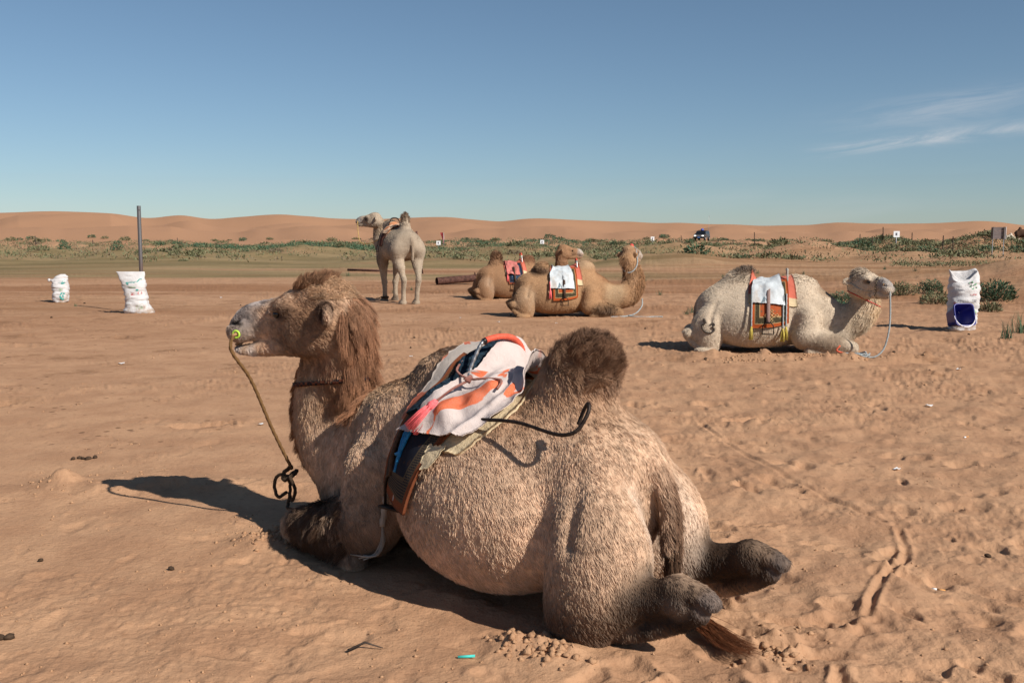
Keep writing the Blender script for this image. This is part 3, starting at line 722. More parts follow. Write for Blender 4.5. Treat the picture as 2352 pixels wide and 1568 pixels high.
# ================================================================ the big camel
MX, MY = 0.46, 4.02
M_RZ = heading(-.76, .65)
def main_camel():
    root = empty('camel', (MX, MY, gz(MX, MY) * 0), M_RZ)
    tag(root, 'large brown two-humped camel kneeling on sand, seen from behind with head in profile', 'camel')
    F = Field((-.80, -.62, -.04), (2.62, .66, 1.50), 0.0095)
    F.put(loft(trunk_tab(1.0, .0), 2.15), 0.05)
    # belly bulging in front of the thigh, ribs
    F.put(ell((.50, .31, .36), (.38, .19, .27)), 0.12); F.put(ell((.50, -.31, .36), (.38, .19, .27)), 0.12)
    F.put(ell((.08, 0, .64), (.20, .20, .16)), 0.10)
    # humps
    F.put(tube([(.28, 0, .76), (.245, 0, .91), (.19, -.01, 1.01), (.15, -.02, 1.05)], [.20, .178, .135, .085], 5, (1, 1.2, 1)), 0.10)
    F.put(ell((.93, -.08, .92), (.27, .20, .125)), 0.10)
    # neck: forward from the chest, then straight up
    F.put(tube([(1.38, 0, .58), (1.62, .0, .42), (1.80, .01, .44), (1.885, .02, .62), (1.855, .03, .86), (1.80, .04, 1.08)], [.23, .225, .215, .195, .165, .135], 6, (1, 1.22, 1)), 0.10)
    # mane down the nape
    F.put(tube([(1.70, .04, 1.16), (1.70, .04, 1.0), (1.715, .03, .82), (1.735, .02, .68)], [.115, .13, .125, .07], 5, (1, 1.1, 1)), 0.05)
    legs_sit(F, (.255, .315), 1.0, .92, 1.0, (-.10, .0))
    HY, HP = rad(26), rad(-1)
    HO = np.array((1.61, .04, 1.13)); HM = rotm(HY, HP, rad(0))
    Lh = head_prims(F, HO, HM, 1.06)
    # tail root and dock
    F.put(tube([(-.06, 0, .69), (-.15, -.005, .63), (-.215, .0, .48), (-.235, .01, .33)], [.055, .052, .045, .035], 5), 0.03)
    # fold between buttock and tail
    F.put(tube([(-.18, .062, .52), (-.17, .085, .32), (-.13, .10, .12)], [.018, .045, .06], 4), 0.035, 'sub')
    F.put(tube([(-.18, -.062, .52), (-.17, -.085, .32), (-.13, -.10, .12)], [.018, .045, .06], 4), 0.035, 'sub')
    # flank fold in front of the thigh
    F.put(tube([(.12, .40, .62), (.125, .44, .46), (.12, .45, .30), (.12, .43, .12)], [.006, .016, .026, .035], 4), 0.03, 'sub')
    V, Q = F.mesh()
    PALE, BROWN, DARK, TAN, RED, GREY = (0.475, 0.33, 0.22), (0.17, 0.095, 0.055), (0.065, 0.040, 0.026), (0.40, 0.25, 0.14), (0.26, 0.125, 0.06), (0.30, 0.27, 0.25)
    hp = lambda s, t, q: tuple(Lh(s, t, q))
    spots = [((.45, 0, .82), (.55, .52, .18), (.32, .20, .12), .7), ((.85, 0, .95), (.5, .28, .2), (0.31, .20, .12), .7),
             ((.24, 0, .98), (.42, .40, .26), (.30, .185, .11), .8), ((.13, -.03, 1.12), (.27, .28, .22), (.165, .092, .054), .92), ((1.3, 0, .86), (.34, .2, .14), TAN, .8),
             ((1.72, 0, .5), (.45, .3, .5), TAN, .85), ((1.68, .18, .50), (.24, .13, .22), PALE, .9),
             ((2.08, 0, .55), (.16, .26, .5), RED, .8), ((1.72, .02, .92), (.16, .24, .38), RED, .95), ((1.90, .1, .95), (.14, .25, .2), (.26, .14, .065), .8),
             ((1.5, .3, .16), (.42, .25, .22), DARK, .95), ((1.5, -.3, .16), (.42, .25, .22), DARK, .95), ((1.27, .28, .22), (.22, .22, .27), (.085, .052, .033), .93), ((1.27, -.28, .22), (.22, .22, .27), (.085, .052, .033), .93), ((1.86, .3, .12), (.09, .1, .09), (.34, .25, .17), .8),  # elbow and upper-arm patches: dark hair, plus shade painted into the coat colour
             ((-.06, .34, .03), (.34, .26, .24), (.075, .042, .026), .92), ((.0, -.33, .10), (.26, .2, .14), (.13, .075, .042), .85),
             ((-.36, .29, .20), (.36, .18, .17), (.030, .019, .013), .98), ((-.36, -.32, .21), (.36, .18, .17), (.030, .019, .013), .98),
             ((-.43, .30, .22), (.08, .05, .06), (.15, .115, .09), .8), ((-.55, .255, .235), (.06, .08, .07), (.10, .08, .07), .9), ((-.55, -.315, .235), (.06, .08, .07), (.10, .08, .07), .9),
             ((-.16, .16, .38), (.12, .10, .28), (.50, .40, .31), .6), ((-.16, -.16, .38), (.14, .14, .28), (.50, .40, .31), .6),
             ((-.23, 0, .45), (.12, .055, .30), BROWN, .95),
             (hp(.15, 0, .02), (.26, .26, .20), (.24, .135, .072), .9), (hp(.12, 0, .16), (.2, .2, .08), (.40, .265, .16), .7), (hp(.27, 0, .20), (.12, .13, .07), (.22, .115, .06), .8),
             (hp(.27, 0, -.05), (.22, .2, .16), (.105, .058, .033), .95), (hp(.33, .1, .05), (.08, .07, .05), (.07, .04, .025), .8), (hp(.33, -.1, .05), (.08, .07, .05), (.07, .04, .025), .8),
             (hp(.57, 0, .0), (.15, .12, .14), (.22, .195, .18), .95), (hp(.50, 0, .10), (.12, .1, .05), (.33, .30, .28), .8), (hp(.63, 0, -.14), (.06, .07, .05), (.34, .31, .29), .9), (hp(.535, 0, -.14), (.045, .07, .05), (.50, .46, .42), .9),
             (hp(.56, 0, .035), (.06, .10, .022), (.12, .095, .085), .6), (hp(.605, .06, -.004), (.05, .022, .013), (.02, .016, .014), 1), (hp(.605, -.06, -.004), (.05, .022, .013), (.02, .016, .014), 1), (hp(.10, .16, .07), (.09, .09, .09), (.07, .038, .024), 1.0), (hp(.10, -.16, .07), (.09, .09, .09), (.07, .038, .024), 1.0)]
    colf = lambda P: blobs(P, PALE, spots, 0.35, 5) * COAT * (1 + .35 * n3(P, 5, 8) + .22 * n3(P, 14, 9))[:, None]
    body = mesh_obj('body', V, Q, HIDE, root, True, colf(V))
    lens = [((.3, 0, .92), (.4, .36, .2), .018, 1), ((.17, 0, 1.07), (.26, .24, .19), .038, 1), ((.90, 0, .98), (.42, .28, .16), .024, 1),
            ((1.55, 0, .6), (.5, .3, .35), .020, .9), ((2.08, 0, .55), (.17, .2, .5), .06, 1), ((1.70, .03, .92), (.15, .22, .36), .030, 1),
            ((1.5, .3, .17), (.38, .2, .2), .055, 1), ((1.5, -.3, .17), (.38, .2, .2), .055, 1), ((-.23, 0, .45), (.12, .055, .30), .04, 1),
            ((-.36, .29, .21), (.3, .12, .12), .007, 1), ((-.36, -.32, .21), (.3, .12, .12), .007, 1), 
            (hp(.12, 0, .16), (.2, .2, .1), .020, 1), (hp(.30, 0, .0), (.3, .2, .2), .009, .95), (hp(.56, 0, -.03), (.15, .14, .15), .007, 1), (hp(.6, 0, -.15), (.1, .08, .05), .014, 1)]
    lenf = lambda P: np.maximum(blobs(P, 0.0165, lens, 0.2, 9), 0.005)
    hd = HM @ np.array([1.0, 0, 0])
    def dirf(P, N):
        D = np.tile(np.array([-.55, 0, -.75]), (len(P), 1))
        nk = ss(1.55, 1.75, P[:, 0])[:, None]; D = D * (1 - nk) + np.array([-.25, 0, -.95]) * nk
        hw = blobs(P, 0.0, [(hp(.32, 0, 0), (.42, .3, .26), 1.0, 1.0)], 0.05)[:, None]
        D = D * (1 - hw) + (-hd + np.array([0, 0, -.25])) * hw
        hump = blobs(P, 0.0, [((.14, 0, 1.1), (.25, .25, .2), 1.0, 1.0)], 0.1)[:, None]
        D = D * (1 - hump) + np.array([-.25, 0, .3]) * hump
        st = np.full(len(P), 0.17) + 0.40 * hump[:, 0]
        return D, st
    dens = lambda P: blobs(P, 1.0, [((.14, 0, 1.08), (.26, .26, .2), 1.6, 1), (hp(.3, 0, 0), (.45, .3, .3), 1.8, 1), ((1.7, 0, .9), (.2, .25, .4), 1.3, 1)], 0) * (0.45 + 0.55 * ss(-.25, .05, P[:, 1]))
    make_fur('fur', root, V, Q, FUR_MAIN, colf, lenf, dirf, HAIR, 4, 0.0010, 0.30, 21, dens=dens, clf=46)
    # ---- long hair: mane, crown tuft, beard, knees, tail switch
    r = np.random.default_rng(5); G = []; RW = []; CC = []
    Nn = VN_SMOOTH(V, Q)
    def locks(sel, n, ln, dvec, colr, w=0.0013, stand=0.3, nlock=40, droop=0.6, m=6, spread=0.35):
        ids = np.flatnonzero(sel(V)); 
        if len(ids) == 0: return
        k = ids[r.integers(0, len(ids), n)]; P = V[k]; N = Nn[k]
        C0 = V[ids[r.integers(0, len(ids), nlock)]]
        # nearest lock centre for each strand
        ow = np.zeros(n, int); best = np.full(n, 9e9)
        for i, c in enumerate(C0):
            d = ((P - c) ** 2).sum(1); mm = d < best; best[mm] = d[mm]; ow[mm] = i
        dv = np.array(dvec, float) if not callable(dvec) else None
        D = np.tile(dv, (n, 1)) if dv is not None else dvec(P, N)
        D = D - N * (D * N).sum(1)[:, None] * 0.8
        lk = r.normal(0, 1, (nlock, 3)) * spread
        d0 = D + N * stand + lk[ow] * 0.5 + r.normal(0, 0.12, (n, 3)); d0 /= np.linalg.norm(d0, axis=1)[:, None]
        L = ln * r.uniform(0.6, 1.15, n) * (0.8 + 0.4 * r.random(nlock)[ow])
        t = np.linspace(0, 1, m)[None, :, None]
        # pull tips of a lock together
        tip = P + L[:, None] * d0 + L[:, None] * np.array([0, 0, -droop * 0.5])
        ctip = np.zeros((nlock, 3)); cn_ = np.zeros(nlock); np.add.at(ctip, ow, tip); np.add.at(cn_, ow, 1); ctip /= np.maximum(cn_, 1)[:, None]
        pull = (ctip[ow] - tip) * 0.55
        g = P[:, None] + L[:, None, None] * (d0[:, None] * t + np.array([0, 0, -droop * 0.5]) * t ** 2) + pull[:, None] * t ** 2
        g += (r.normal(0, 0.004, (n, 1, 3)) * np.sin(t * 5 + r.random((n, 1, 1)) * 6))
        G.append(g); RW.append(w * r.uniform(0.7, 1.3, n)[:, None] * np.linspace(1, 0.15, m)[None])
        c = (np.tile(np.array(colr) * COAT, (n, 1)) if colr is not None else colf(P) * 1.0) * (r.uniform(0.7, 1.3, n) * (0.75 + 0.5 * r.random(nlock))[ow])[:, None]
        CC.append(np.c_[np.clip(c, 0, 1), np.ones(n)])
    lx = lambda P: (P - HO) @ HM
    locks(lambda P: (P[:, 0] < 1.84) & (P[:, 0] > 1.45) & (P[:, 2] > .70) & (P[:, 2] < 1.2) & (lx(P)[:, 0] < .045) & (lx(P)[:, 2] < .06), 17000, .13, lambda P, N: np.array([-.12, 0, -1]) + N * np.array([.5, .5, 0]) * .3, (.245, .12, .062), .0010, .16, 170, .5, spread=.45)
    locks(lambda P: (lx(P)[:, 0] < .015) & (lx(P)[:, 2] > .03) & (lx(P)[:, 2] < .15) & (P[:, 0] > 1.4), 5000, .075, lambda P, N: np.array([-.3, 0, -1]) + N * .2, (.26, .14, .078), .0009, .3, 80, .5, spread=.4)
    locks(lambda P: (lx(P)[:, 0] > .14) & (lx(P)[:, 0] < .335) & (lx(P)[:, 2] > .165) & (np.abs(lx(P)[:, 1]) < .09), 6500, .055, tuple(-hd * 0.7 + np.array([0, 0, .5])), (.235, .13, .072), .0009, .8, 60, -.1, spread=.25)
    locks(lambda P: (lx(P)[:, 0] > -.03) & (lx(P)[:, 0] < .22) & (lx(P)[:, 2] > .12), 3500, .035, tuple(-hd), (.34, .215, .125), .0011, .6, 40, .3)
    locks(lambda P: (P[:, 0] > 1.98) & (P[:, 2] > .28) & (P[:, 2] < 1.0) & (lx(P)[:, 2] < -.24), 7000, .055, (.25, 0, -1), (.22, .105, .046), .0012, .4, 90, .4)
    locks(lambda P: (P[:, 0] > 1.28) & (P[:, 0] < 1.74) & (P[:, 2] > .05) & (P[:, 2] < .33) & (np.abs(P[:, 1]) > .24), 9000, .070, (.55, 0, -.75), (.060, .034, .020), .0012, .3, 110, .4)
    locks(lambda P: (P[:, 0] > -.02) & (P[:, 0] < .46) & (P[:, 2] + .12 * n3(P, 9, 3) > .95), 9000, .045, (-.2, -.15, .6), None, .0009, .6, 60, -.1)
    # ears' fringe
    for t in (-1, 1):
        e = Lh(.10, .16 * t, .065)
        locks(lambda P: ((P - e) ** 2).sum(1) < .045 ** 2, 900, .024, (-.2, .3 * t, -.5), (.06, .033, .02), .0010, .5, 14, .4)
    # tail: hair along the dock, then the switch laid out on the sand
    tp = cr(np.array([(-.08, 0, .69), (-.165, -.005, .61), (-.225, 0, .46), (-.24, .01, .30), (-.24, .0, .17)]), 10)
    n = 3600; k = r.integers(0, len(tp), n); off = r.normal(0, .013, (n, 3))
    t = np.linspace(0, 1, 6)[None, :, None]; L = r.uniform(.10, .26, n)[:, None, None]
    G.append(tp[k][:, None] + off[:, None] * (1 - .3 * t) + L * t * np.array([-.10, .05, -1.0]) + r.normal(0, .010, (n, 1, 3)) * t); RW.append(.0012 * np.linspace(1, .15, 6)[None] * np.ones((n, 1)))
    CC.append(np.c_[np.array([.10, .055, .032]) * r.uniform(.6, 1.5, (n, 1)), np.ones(n)])
    sw = np.array(TAIL_SWITCH); sp = cr(sw, 8); n = 1500
    off = r.normal(0, 1, (n, 2)); fr = np.linspace(0, 1, len(sp)); st = r.uniform(0, .45, n); en = st + r.uniform(.35, .6, n); en = np.minimum(en, 1.0)
    tt = st[:, None] + (en - st)[:, None] * np.linspace(0, 1, 6)[None]
    g = np.stack([np.interp(tt, fr, sp[:, i]) for i in range(3)], -1)
    wide = (.009 + .024 * tt ** 1.5)[..., None]
    g[..., 1] += (.03 * np.sin(3.0 * tt + r.uniform(0, 6, (n, 1))) * r.random((n, 1))); g[..., :1] += off[:, None, :1] * wide; g[..., 1:2] += off[:, None, 1:] * wide; g[..., 2] += np.abs(r.normal(0, .010, n))[:, None] + .006
    G.append(g); RW.append(.0013 * np.linspace(1, .15, 6)[None] * np.ones((n, 1))); CC.append(np.c_[np.array([.17, .062, .026]) * r.uniform(.5, 1.5, (n, 1)), np.ones(n)])
    long_ = hair_obj('long_hair', root, np.concatenate(G), np.concatenate(RW), np.concatenate(CC), HAIR)
    # ---- eyes
    for t in (-1, 1): eye_part(root, Lh(.372, .088 * t, .043), .021)
    # lower incisors
    m = MB()
    for i in range(-2, 3): m.box(Lh(.628, .011 * i, -.108), (.012, .009, .022), HM @ np.array(Matrix.Rotation(rad(-50), 3, 'Y')))
    m.build('teeth', plain('tooth', (.22, .15, .09), .5, .3, 120, 0), root)
    return root, F, V, Q, Lh, HM
def eye_part(root, p, rd):
    m = MB(); n = 10; a = np.linspace(0, math.pi, n); b = np.linspace(0, 2 * math.pi, 13)
    G = np.array([[(math.sin(i) * math.cos(j), math.sin(i) * math.sin(j), math.cos(i)) for j in b] for i in a]) * rd + np.array(p)
    m.grid(G); return m.build('eye', EYE, root)
EYE = NT('camel_eye').color((0.008, 0.005, 0.004)).set(Roughness=0.08, Specular_IOR_Level=0.6).m
FUR_MAIN = 300000
COAT = np.array([1.18, 1.16, 1.18])
TAIL_SWITCH = [(-.24, -.02, .10), (-.32, -.04, .03), (-.42, -.01, .014), (-.52, .05, .012), (-.63, .07, .008)]
# ================================================================ cloth, straps, ropes
def drape(F, tab, off, nu=40, nv=60, w0=0.52, wr=0.004, hang=True, seed=0, sag=None, R=1.0):
    """cloth laid over a body: tab rows (angle from the top, u front, u rear); angle > 0 goes down the left side"""
    tab = np.array(tab, float); ph = np.radians(np.linspace(tab[0, 0], tab[-1, 0], nv))
    uf = np.interp(np.degrees(ph), tab[:, 0], tab[:, 1]); ur = np.interp(np.degrees(ph), tab[:, 0], tab[:, 2])
    a = np.linspace(0, 1, nu)[:, None]
    U = uf[None] * (1 - a) + ur[None] * a; PH = np.broadcast_to(ph[None], U.shape)
    D = np.stack([0 * U, np.sin(PH), np.cos(PH)], -1); C_ = np.stack([U, 0 * U, 0 * U + w0], -1)
    P = F.hit(C_ + D * R, -D, R)
    if hang:
        for sgn in (1, -1):
            idx = np.flatnonzero(ph * sgn > rad(25)); idx = idx if sgn > 0 else idx[::-1]
            if len(idx) > 1: P[:, idx, 1] = sgn * np.maximum.accumulate(sgn * P[:, idx, 1], axis=1)
    for _ in range(4):
        Q = P.copy(); Q[1:-1] = (P[:-2] + P[2:] + 2 * P[1:-1]) / 4; P = Q
        Q = P.copy(); Q[:, 1:-1] = (P[:, :-2] + P[:, 2:] + 2 * P[:, 1:-1]) / 4; P = Q
    N = np.cross(np.gradient(P, axis=1), np.gradient(P, axis=0)); N /= np.linalg.norm(N, axis=-1)[..., None] + 1e-9
    if (N * D).sum() < 0: N = -N
    fl = P.reshape(-1, 3)
    w = (n3(fl, 9, seed) * 2 + n3(fl, 22, seed + 1)).reshape(U.shape)
    P = P + N * (off + wr * (1 + 2 * w))[..., None]
    st = np.stack([np.broadcast_to(a, U.shape), np.broadcast_to(np.linspace(0, 1, nv)[None], U.shape)], -1)
    return P, N, st
def cloth(name, P, N, st, th, mat, parent, ragged=0.0, seed=0):
    n, m = P.shape[:2]; P = P.copy()
    if ragged:
        r = np.random.default_rng(seed)
        for k in (0, -1):
            P[:, k] += (P[:, k] - P[:, k + 1 if k == 0 else -2]) * r.uniform(-1, 1, (n, 1)) * ragged
            P[k, :] += (P[k, :] - P[k + 1 if k == 0 else -2, :]) * r.uniform(-1, 1, (m, 1)) * ragged
    top = P; bot = P - N * th
    V = np.concatenate([top.reshape(-1, 3), bot.reshape(-1, 3)]); o = n * m
    i, j = np.meshgrid(np.arange(n - 1), np.arange(m - 1), indexing='ij'); q = (i * m + j).ravel()
    Ft = np.stack([q, q + 1, q + m + 1, q + m], 1); Fb = Ft[:, ::-1] + o
    # outward winding
    v0 = np.cross(V[Ft[0, 1]] - V[Ft[0, 0]], V[Ft[0, 2]] - V[Ft[0, 0]])
    if (v0 * N.reshape(-1, 3)[0]).sum() < 0: Ft, Fb = Ft[:, ::-1], Fb[:, ::-1]
    e = np.concatenate([np.arange(m), np.arange(1, n) * m + m - 1, (n - 1) * m + np.arange(m - 2, -1, -1), np.arange(n - 2, 0, -1) * m]); e2 = np.roll(e, -1)
    Fs = np.stack([e, e2, e2 + o, e + o], 1)
    ob = mesh_obj(name, V, np.concatenate([Ft, Fb, Fs]), mat, parent, True, uvs=np.concatenate([st.reshape(-1, 2)] * 2))
    return ob
def ring_on(F, c, A, B, R, n=28, off=0.004, a0=0, a1=360):
    c, A, B = (np.array(x, float) for x in (c, A, B)); t = np.radians(np.linspace(a0, a1, n))
    D = np.cos(t)[:, None] * A + np.sin(t)[:, None] * B; D /= np.linalg.norm(D, axis=1)[:, None]
    P = F.hit(c + D * R, -D, R); return P + D * off
def strap(name, P, w, th, mat, parent, axis, closed=False):
    """flat band along P; axis = direction of its width"""
    P = np.asarray(P, float); ax = np.asarray(axis, float); ax = ax / np.linalg.norm(ax)
    T = np.gradient(P, axis=0); T /= np.linalg.norm(T, axis=1)[:, None] + 1e-9
    W = ax - T * (T @ ax)[:, None]; W /= np.linalg.norm(W, axis=1)[:, None]; N = np.cross(T, W)
    R_ = np.stack([P + W * w / 2 + N * th / 2, P - W * w / 2 + N * th / 2, P - W * w / 2 - N * th / 2, P + W * w / 2 - N * th / 2], 1)
    m = MB(); n = len(P); Fc = []
    for i in range(n - 1):
        for j in range(4):
            k = (j + 1) % 4; Fc.append((i * 4 + j, i * 4 + k, (i + 1) * 4 + k, (i + 1) * 4 + j))
    Fc += [(3, 2, 1, 0), tuple((n - 1) * 4 + j for j in range(4))]
    m.add(R_.reshape(-1, 3), Fc); return m.build(name, mat, parent, True)
def tassel(parent, top, bot, rw, mat, n=60, name='tassel', seed=0, seg=4, thick=0.0022):
    r = np.random.default_rng(seed); top, bot = np.array(top, float), np.array(bot, float); m = MB()
    ax = bot - top; L = np.linalg.norm(ax); ax /= L
    p = np.cross(ax, [0.3, 0.5, 0.8]); p /= np.linalg.norm(p); q = np.cross(ax, p)
    m.tube([top - ax * .01, top + ax * .02, top + ax * L * .18, top + ax * L * .24], [rw * .25, rw * .55, rw * .5, rw * .42], 8)
    for i in range(n):
        a = r.uniform(0, 6.28); d = math.sqrt(r.random()); k = (math.cos(a) * p + math.sin(a) * q) * d
        l = L * r.uniform(.88, 1.04)
        m.tube([top + ax * L * .1 + k * rw * .35, top + ax * L * .45 + k * rw * .75, top + ax * l + k * rw * r.uniform(.85, 1.15)], [thick, thick, thick * .8], seg)
    return m.build(name, mat, parent)
def rope_mat(name, c1, c2, sc=60):
    t = NT(name); v = t.coord(); w = t.new('ShaderNodeTexWave'); w.inputs['Scale'].default_value = sc; w.inputs['Distortion'].default_value = 2.0; w.bands_direction = 'DIAGONAL'
    t.l.new(v, w.inputs['Vector']); t.color(t.mix(w.outputs[0], c1, c2)); t.bump(w.outputs[0], 0.003); return t.m
def rod_mat(name, c, rough=0.45, metal=0.8): return plain(name, c, rough, 0.35, 60, 0.001, metal)
M_IRON = rod_mat('dark_iron', (.035, .026, .022), .55, .6)
M_STEEL = rod_mat('bare_steel', (.42, .41, .40), .35, .9)
M_RED = plain('red_tape', (.62, .10, .055), .55, .15, 60, .001)
M_BLACK = plain('black_tape', (.012, .012, .013), .35, .2, 60, .001)
M_PINK = plain('pink_wool', (.85, .16, .17), .9, .2, 90, .002)
M_BLUE = plain('blue_cord', (.015, .17, .40), .7, .3, 120, .002)
M_FELT = plain('cream_felt', (.56, .45, .29), .95, .15, 30, .006)
M_LEATHER = plain('leather', (.05, .028, .018), .6, .3, 60, .002)
M_CORD = rope_mat('pink_cord', (.42, .13, .11), (.62, .34, .27), 180)
M_HEMP = rope_mat('hemp_rope', (.20, .105, .04), (.33, .19, .08), 110)
M_DARKROPE = rope_mat('old_rope', (.055, .035, .022), (.10, .065, .04), 110)
M_BWROPE = rope_mat('blue_white_rope', (.09, .15, .19), (.55, .56, .54), 55)
M_WHITECORD = rope_mat('white_cord', (.40, .36, .31), (.62, .57, .50), 120)
def blanket_mat(name, white=(.56, .48, .45), mark=(.70, .13, .035), stain=(.30, .15, .16), marks=0.585, sc=(2.5, 3.0)):
    t = NT(name); st = t.attr('st').outputs['Vector']; v = t.coord()
    mp = t.new('ShaderNodeMapping'); mp.inputs['Scale'].default_value = (sc[0], sc[1], 1); t.l.new(st, mp.inputs[0])
    n = t.noise(mp.outputs[0], 1.3, 2, 0.4, 1.4); m = t.mapr(n, marks - .01, marks + .012)
    n2_ = t.noise(mp.outputs[0], 0.9, 4, 0.6, 0.8); s = t.math('MULTIPLY', t.mapr(n2_, .56, .68), .65)
    weave = t.noise(v, 420, 2)
    c = t.mix(s, white, stain); c = t.mix(m, c, mark); c = t.mix(t.mapr(weave, .35, .65, 0, .3), c, tuple(x * .75 for x in white))
    dirt = t.mapr(t.noise(v, 9, 5), .5, .75, 0, .35); c = t.mix(dirt, c, (.30, .22, .17))
    t.color(c); t.bump(t.math('ADD', t.noise(v, 260, 3), t.math('MULTIPLY', t.noise(v, 30, 4), 2.0)), .004, .7); t.set(Roughness=.95, Specular_IOR_Level=.05); return t.m
def carpet_mat(name, field, border, edge, line, motif=None, key=False):
    """woven saddle rug: edge binding, border band, outlined field, motifs; st across and down the flap"""
    t = NT(name); st = t.attr('st').outputs['Vector']; v = t.coord(); sp = t.new('ShaderNodeSeparateXYZ'); t.l.new(st, sp.inputs[0])
    du = t.math('MINIMUM', sp.outputs[0], t.math('SUBTRACT', 1.0, sp.outputs[0])); dv = t.math('MINIMUM', t.math('MULTIPLY', sp.outputs[1], 1.3), t.math('MULTIPLY', t.math('SUBTRACT', 1.0, sp.outputs[1]), 1.3))
    d = t.math('MINIMUM', du, dv)
    band = lambda a, b: t.math('MULTIPLY', t.math('GREATER_THAN', d, a), t.math('LESS_THAN', d, b))
    c = t.mix(0.0, field, field)
    mp = t.new('ShaderNodeMapping'); mp.inputs['Scale'].default_value = (9, 12, 1); t.l.new(st, mp.inputs[0])
    vo = t.new('ShaderNodeTexVoronoi', distance='MANHATTAN'); vo.inputs['Scale'].default_value = .9; vo.inputs['Randomness'].default_value = .35; t.l.new(mp.outputs[0], vo.inputs['Vector'])
    if motif: c = t.mix(t.math('MULTIPLY', t.mapr(t.math('ABSOLUTE', t.math('SUBTRACT', vo.outputs['Distance'], .33)), .10, .05), t.mapr(t.noise(mp.outputs[0], .5, 2), .45, .55)), c, motif)
    b2 = t.new('ShaderNodeTexBrick'); b2.inputs['Scale'].default_value = 1.6; b2.inputs['Mortar Size'].default_value = .06 if key else .03; t.l.new(mp.outputs[0], b2.inputs['Vector'])
    bc = t.mix(b2.outputs['Fac'], border, line)
    c = t.mix(band(.075, .19), c, bc if key else t.mix(t.mapr(vo.outputs['Distance'], .2, .45), border, tuple(x * .35 for x in border)))
    c = t.mix(band(.19, .215), c, line); c = t.mix(band(.065, .08), c, line); c = t.mix(t.math('LESS_THAN', d, .065), c, edge)
    c = t.mix(t.mapr(t.noise(v, 300, 3), .3, .7, 0, .25), c, (.03, .02, .015))
    t.color(c); t.bump(t.noise(v, 350, 3), .003); t.set(Roughness=.95, Specular_IOR_Level=.05); return t.m
RUG_NAVY = carpet_mat('navy_rug', (.018, .022, .035), (.012, .018, .03), (.20, .065, .03), (.10, .075, .05), (.05, .03, .025), True)
RUG_RUST = carpet_mat('rust_rug', (.36, .085, .03), (.17, .14, .08), (.36, .075, .02), (.42, .27, .13), (.12, .09, .06))
RUG_BLUE = carpet_mat('blue_rug', (.02, .04, .075), (.03, .05, .09), (.22, .06, .03), (.03, .05, .09), (.10, .16, .22))
def stirrup(parent, top, side, mat, w=.12, h=.14, ax=(1, 0, 0), lean=.0):
    """arched iron with a flat tread, hanging from top"""
    top = np.array(top, float); ax = np.array(ax, float); dn = np.array([0, lean * side, -1.0]); m = MB()
    arc = [top + ax * (w / 2) * math.sin(a) + dn * (h * .45 - h * .45 * math.cos(a)) for a in np.linspace(-1.57, 1.57, 9)]
    P = [arc[0] + dn * h * .55] + arc + [arc[-1] + dn * h * .55]
    m.tube(P, .0075, 6); m.box(top + dn * h, (w + .012, .045, .010)); return m.build('stirrup', mat, parent)

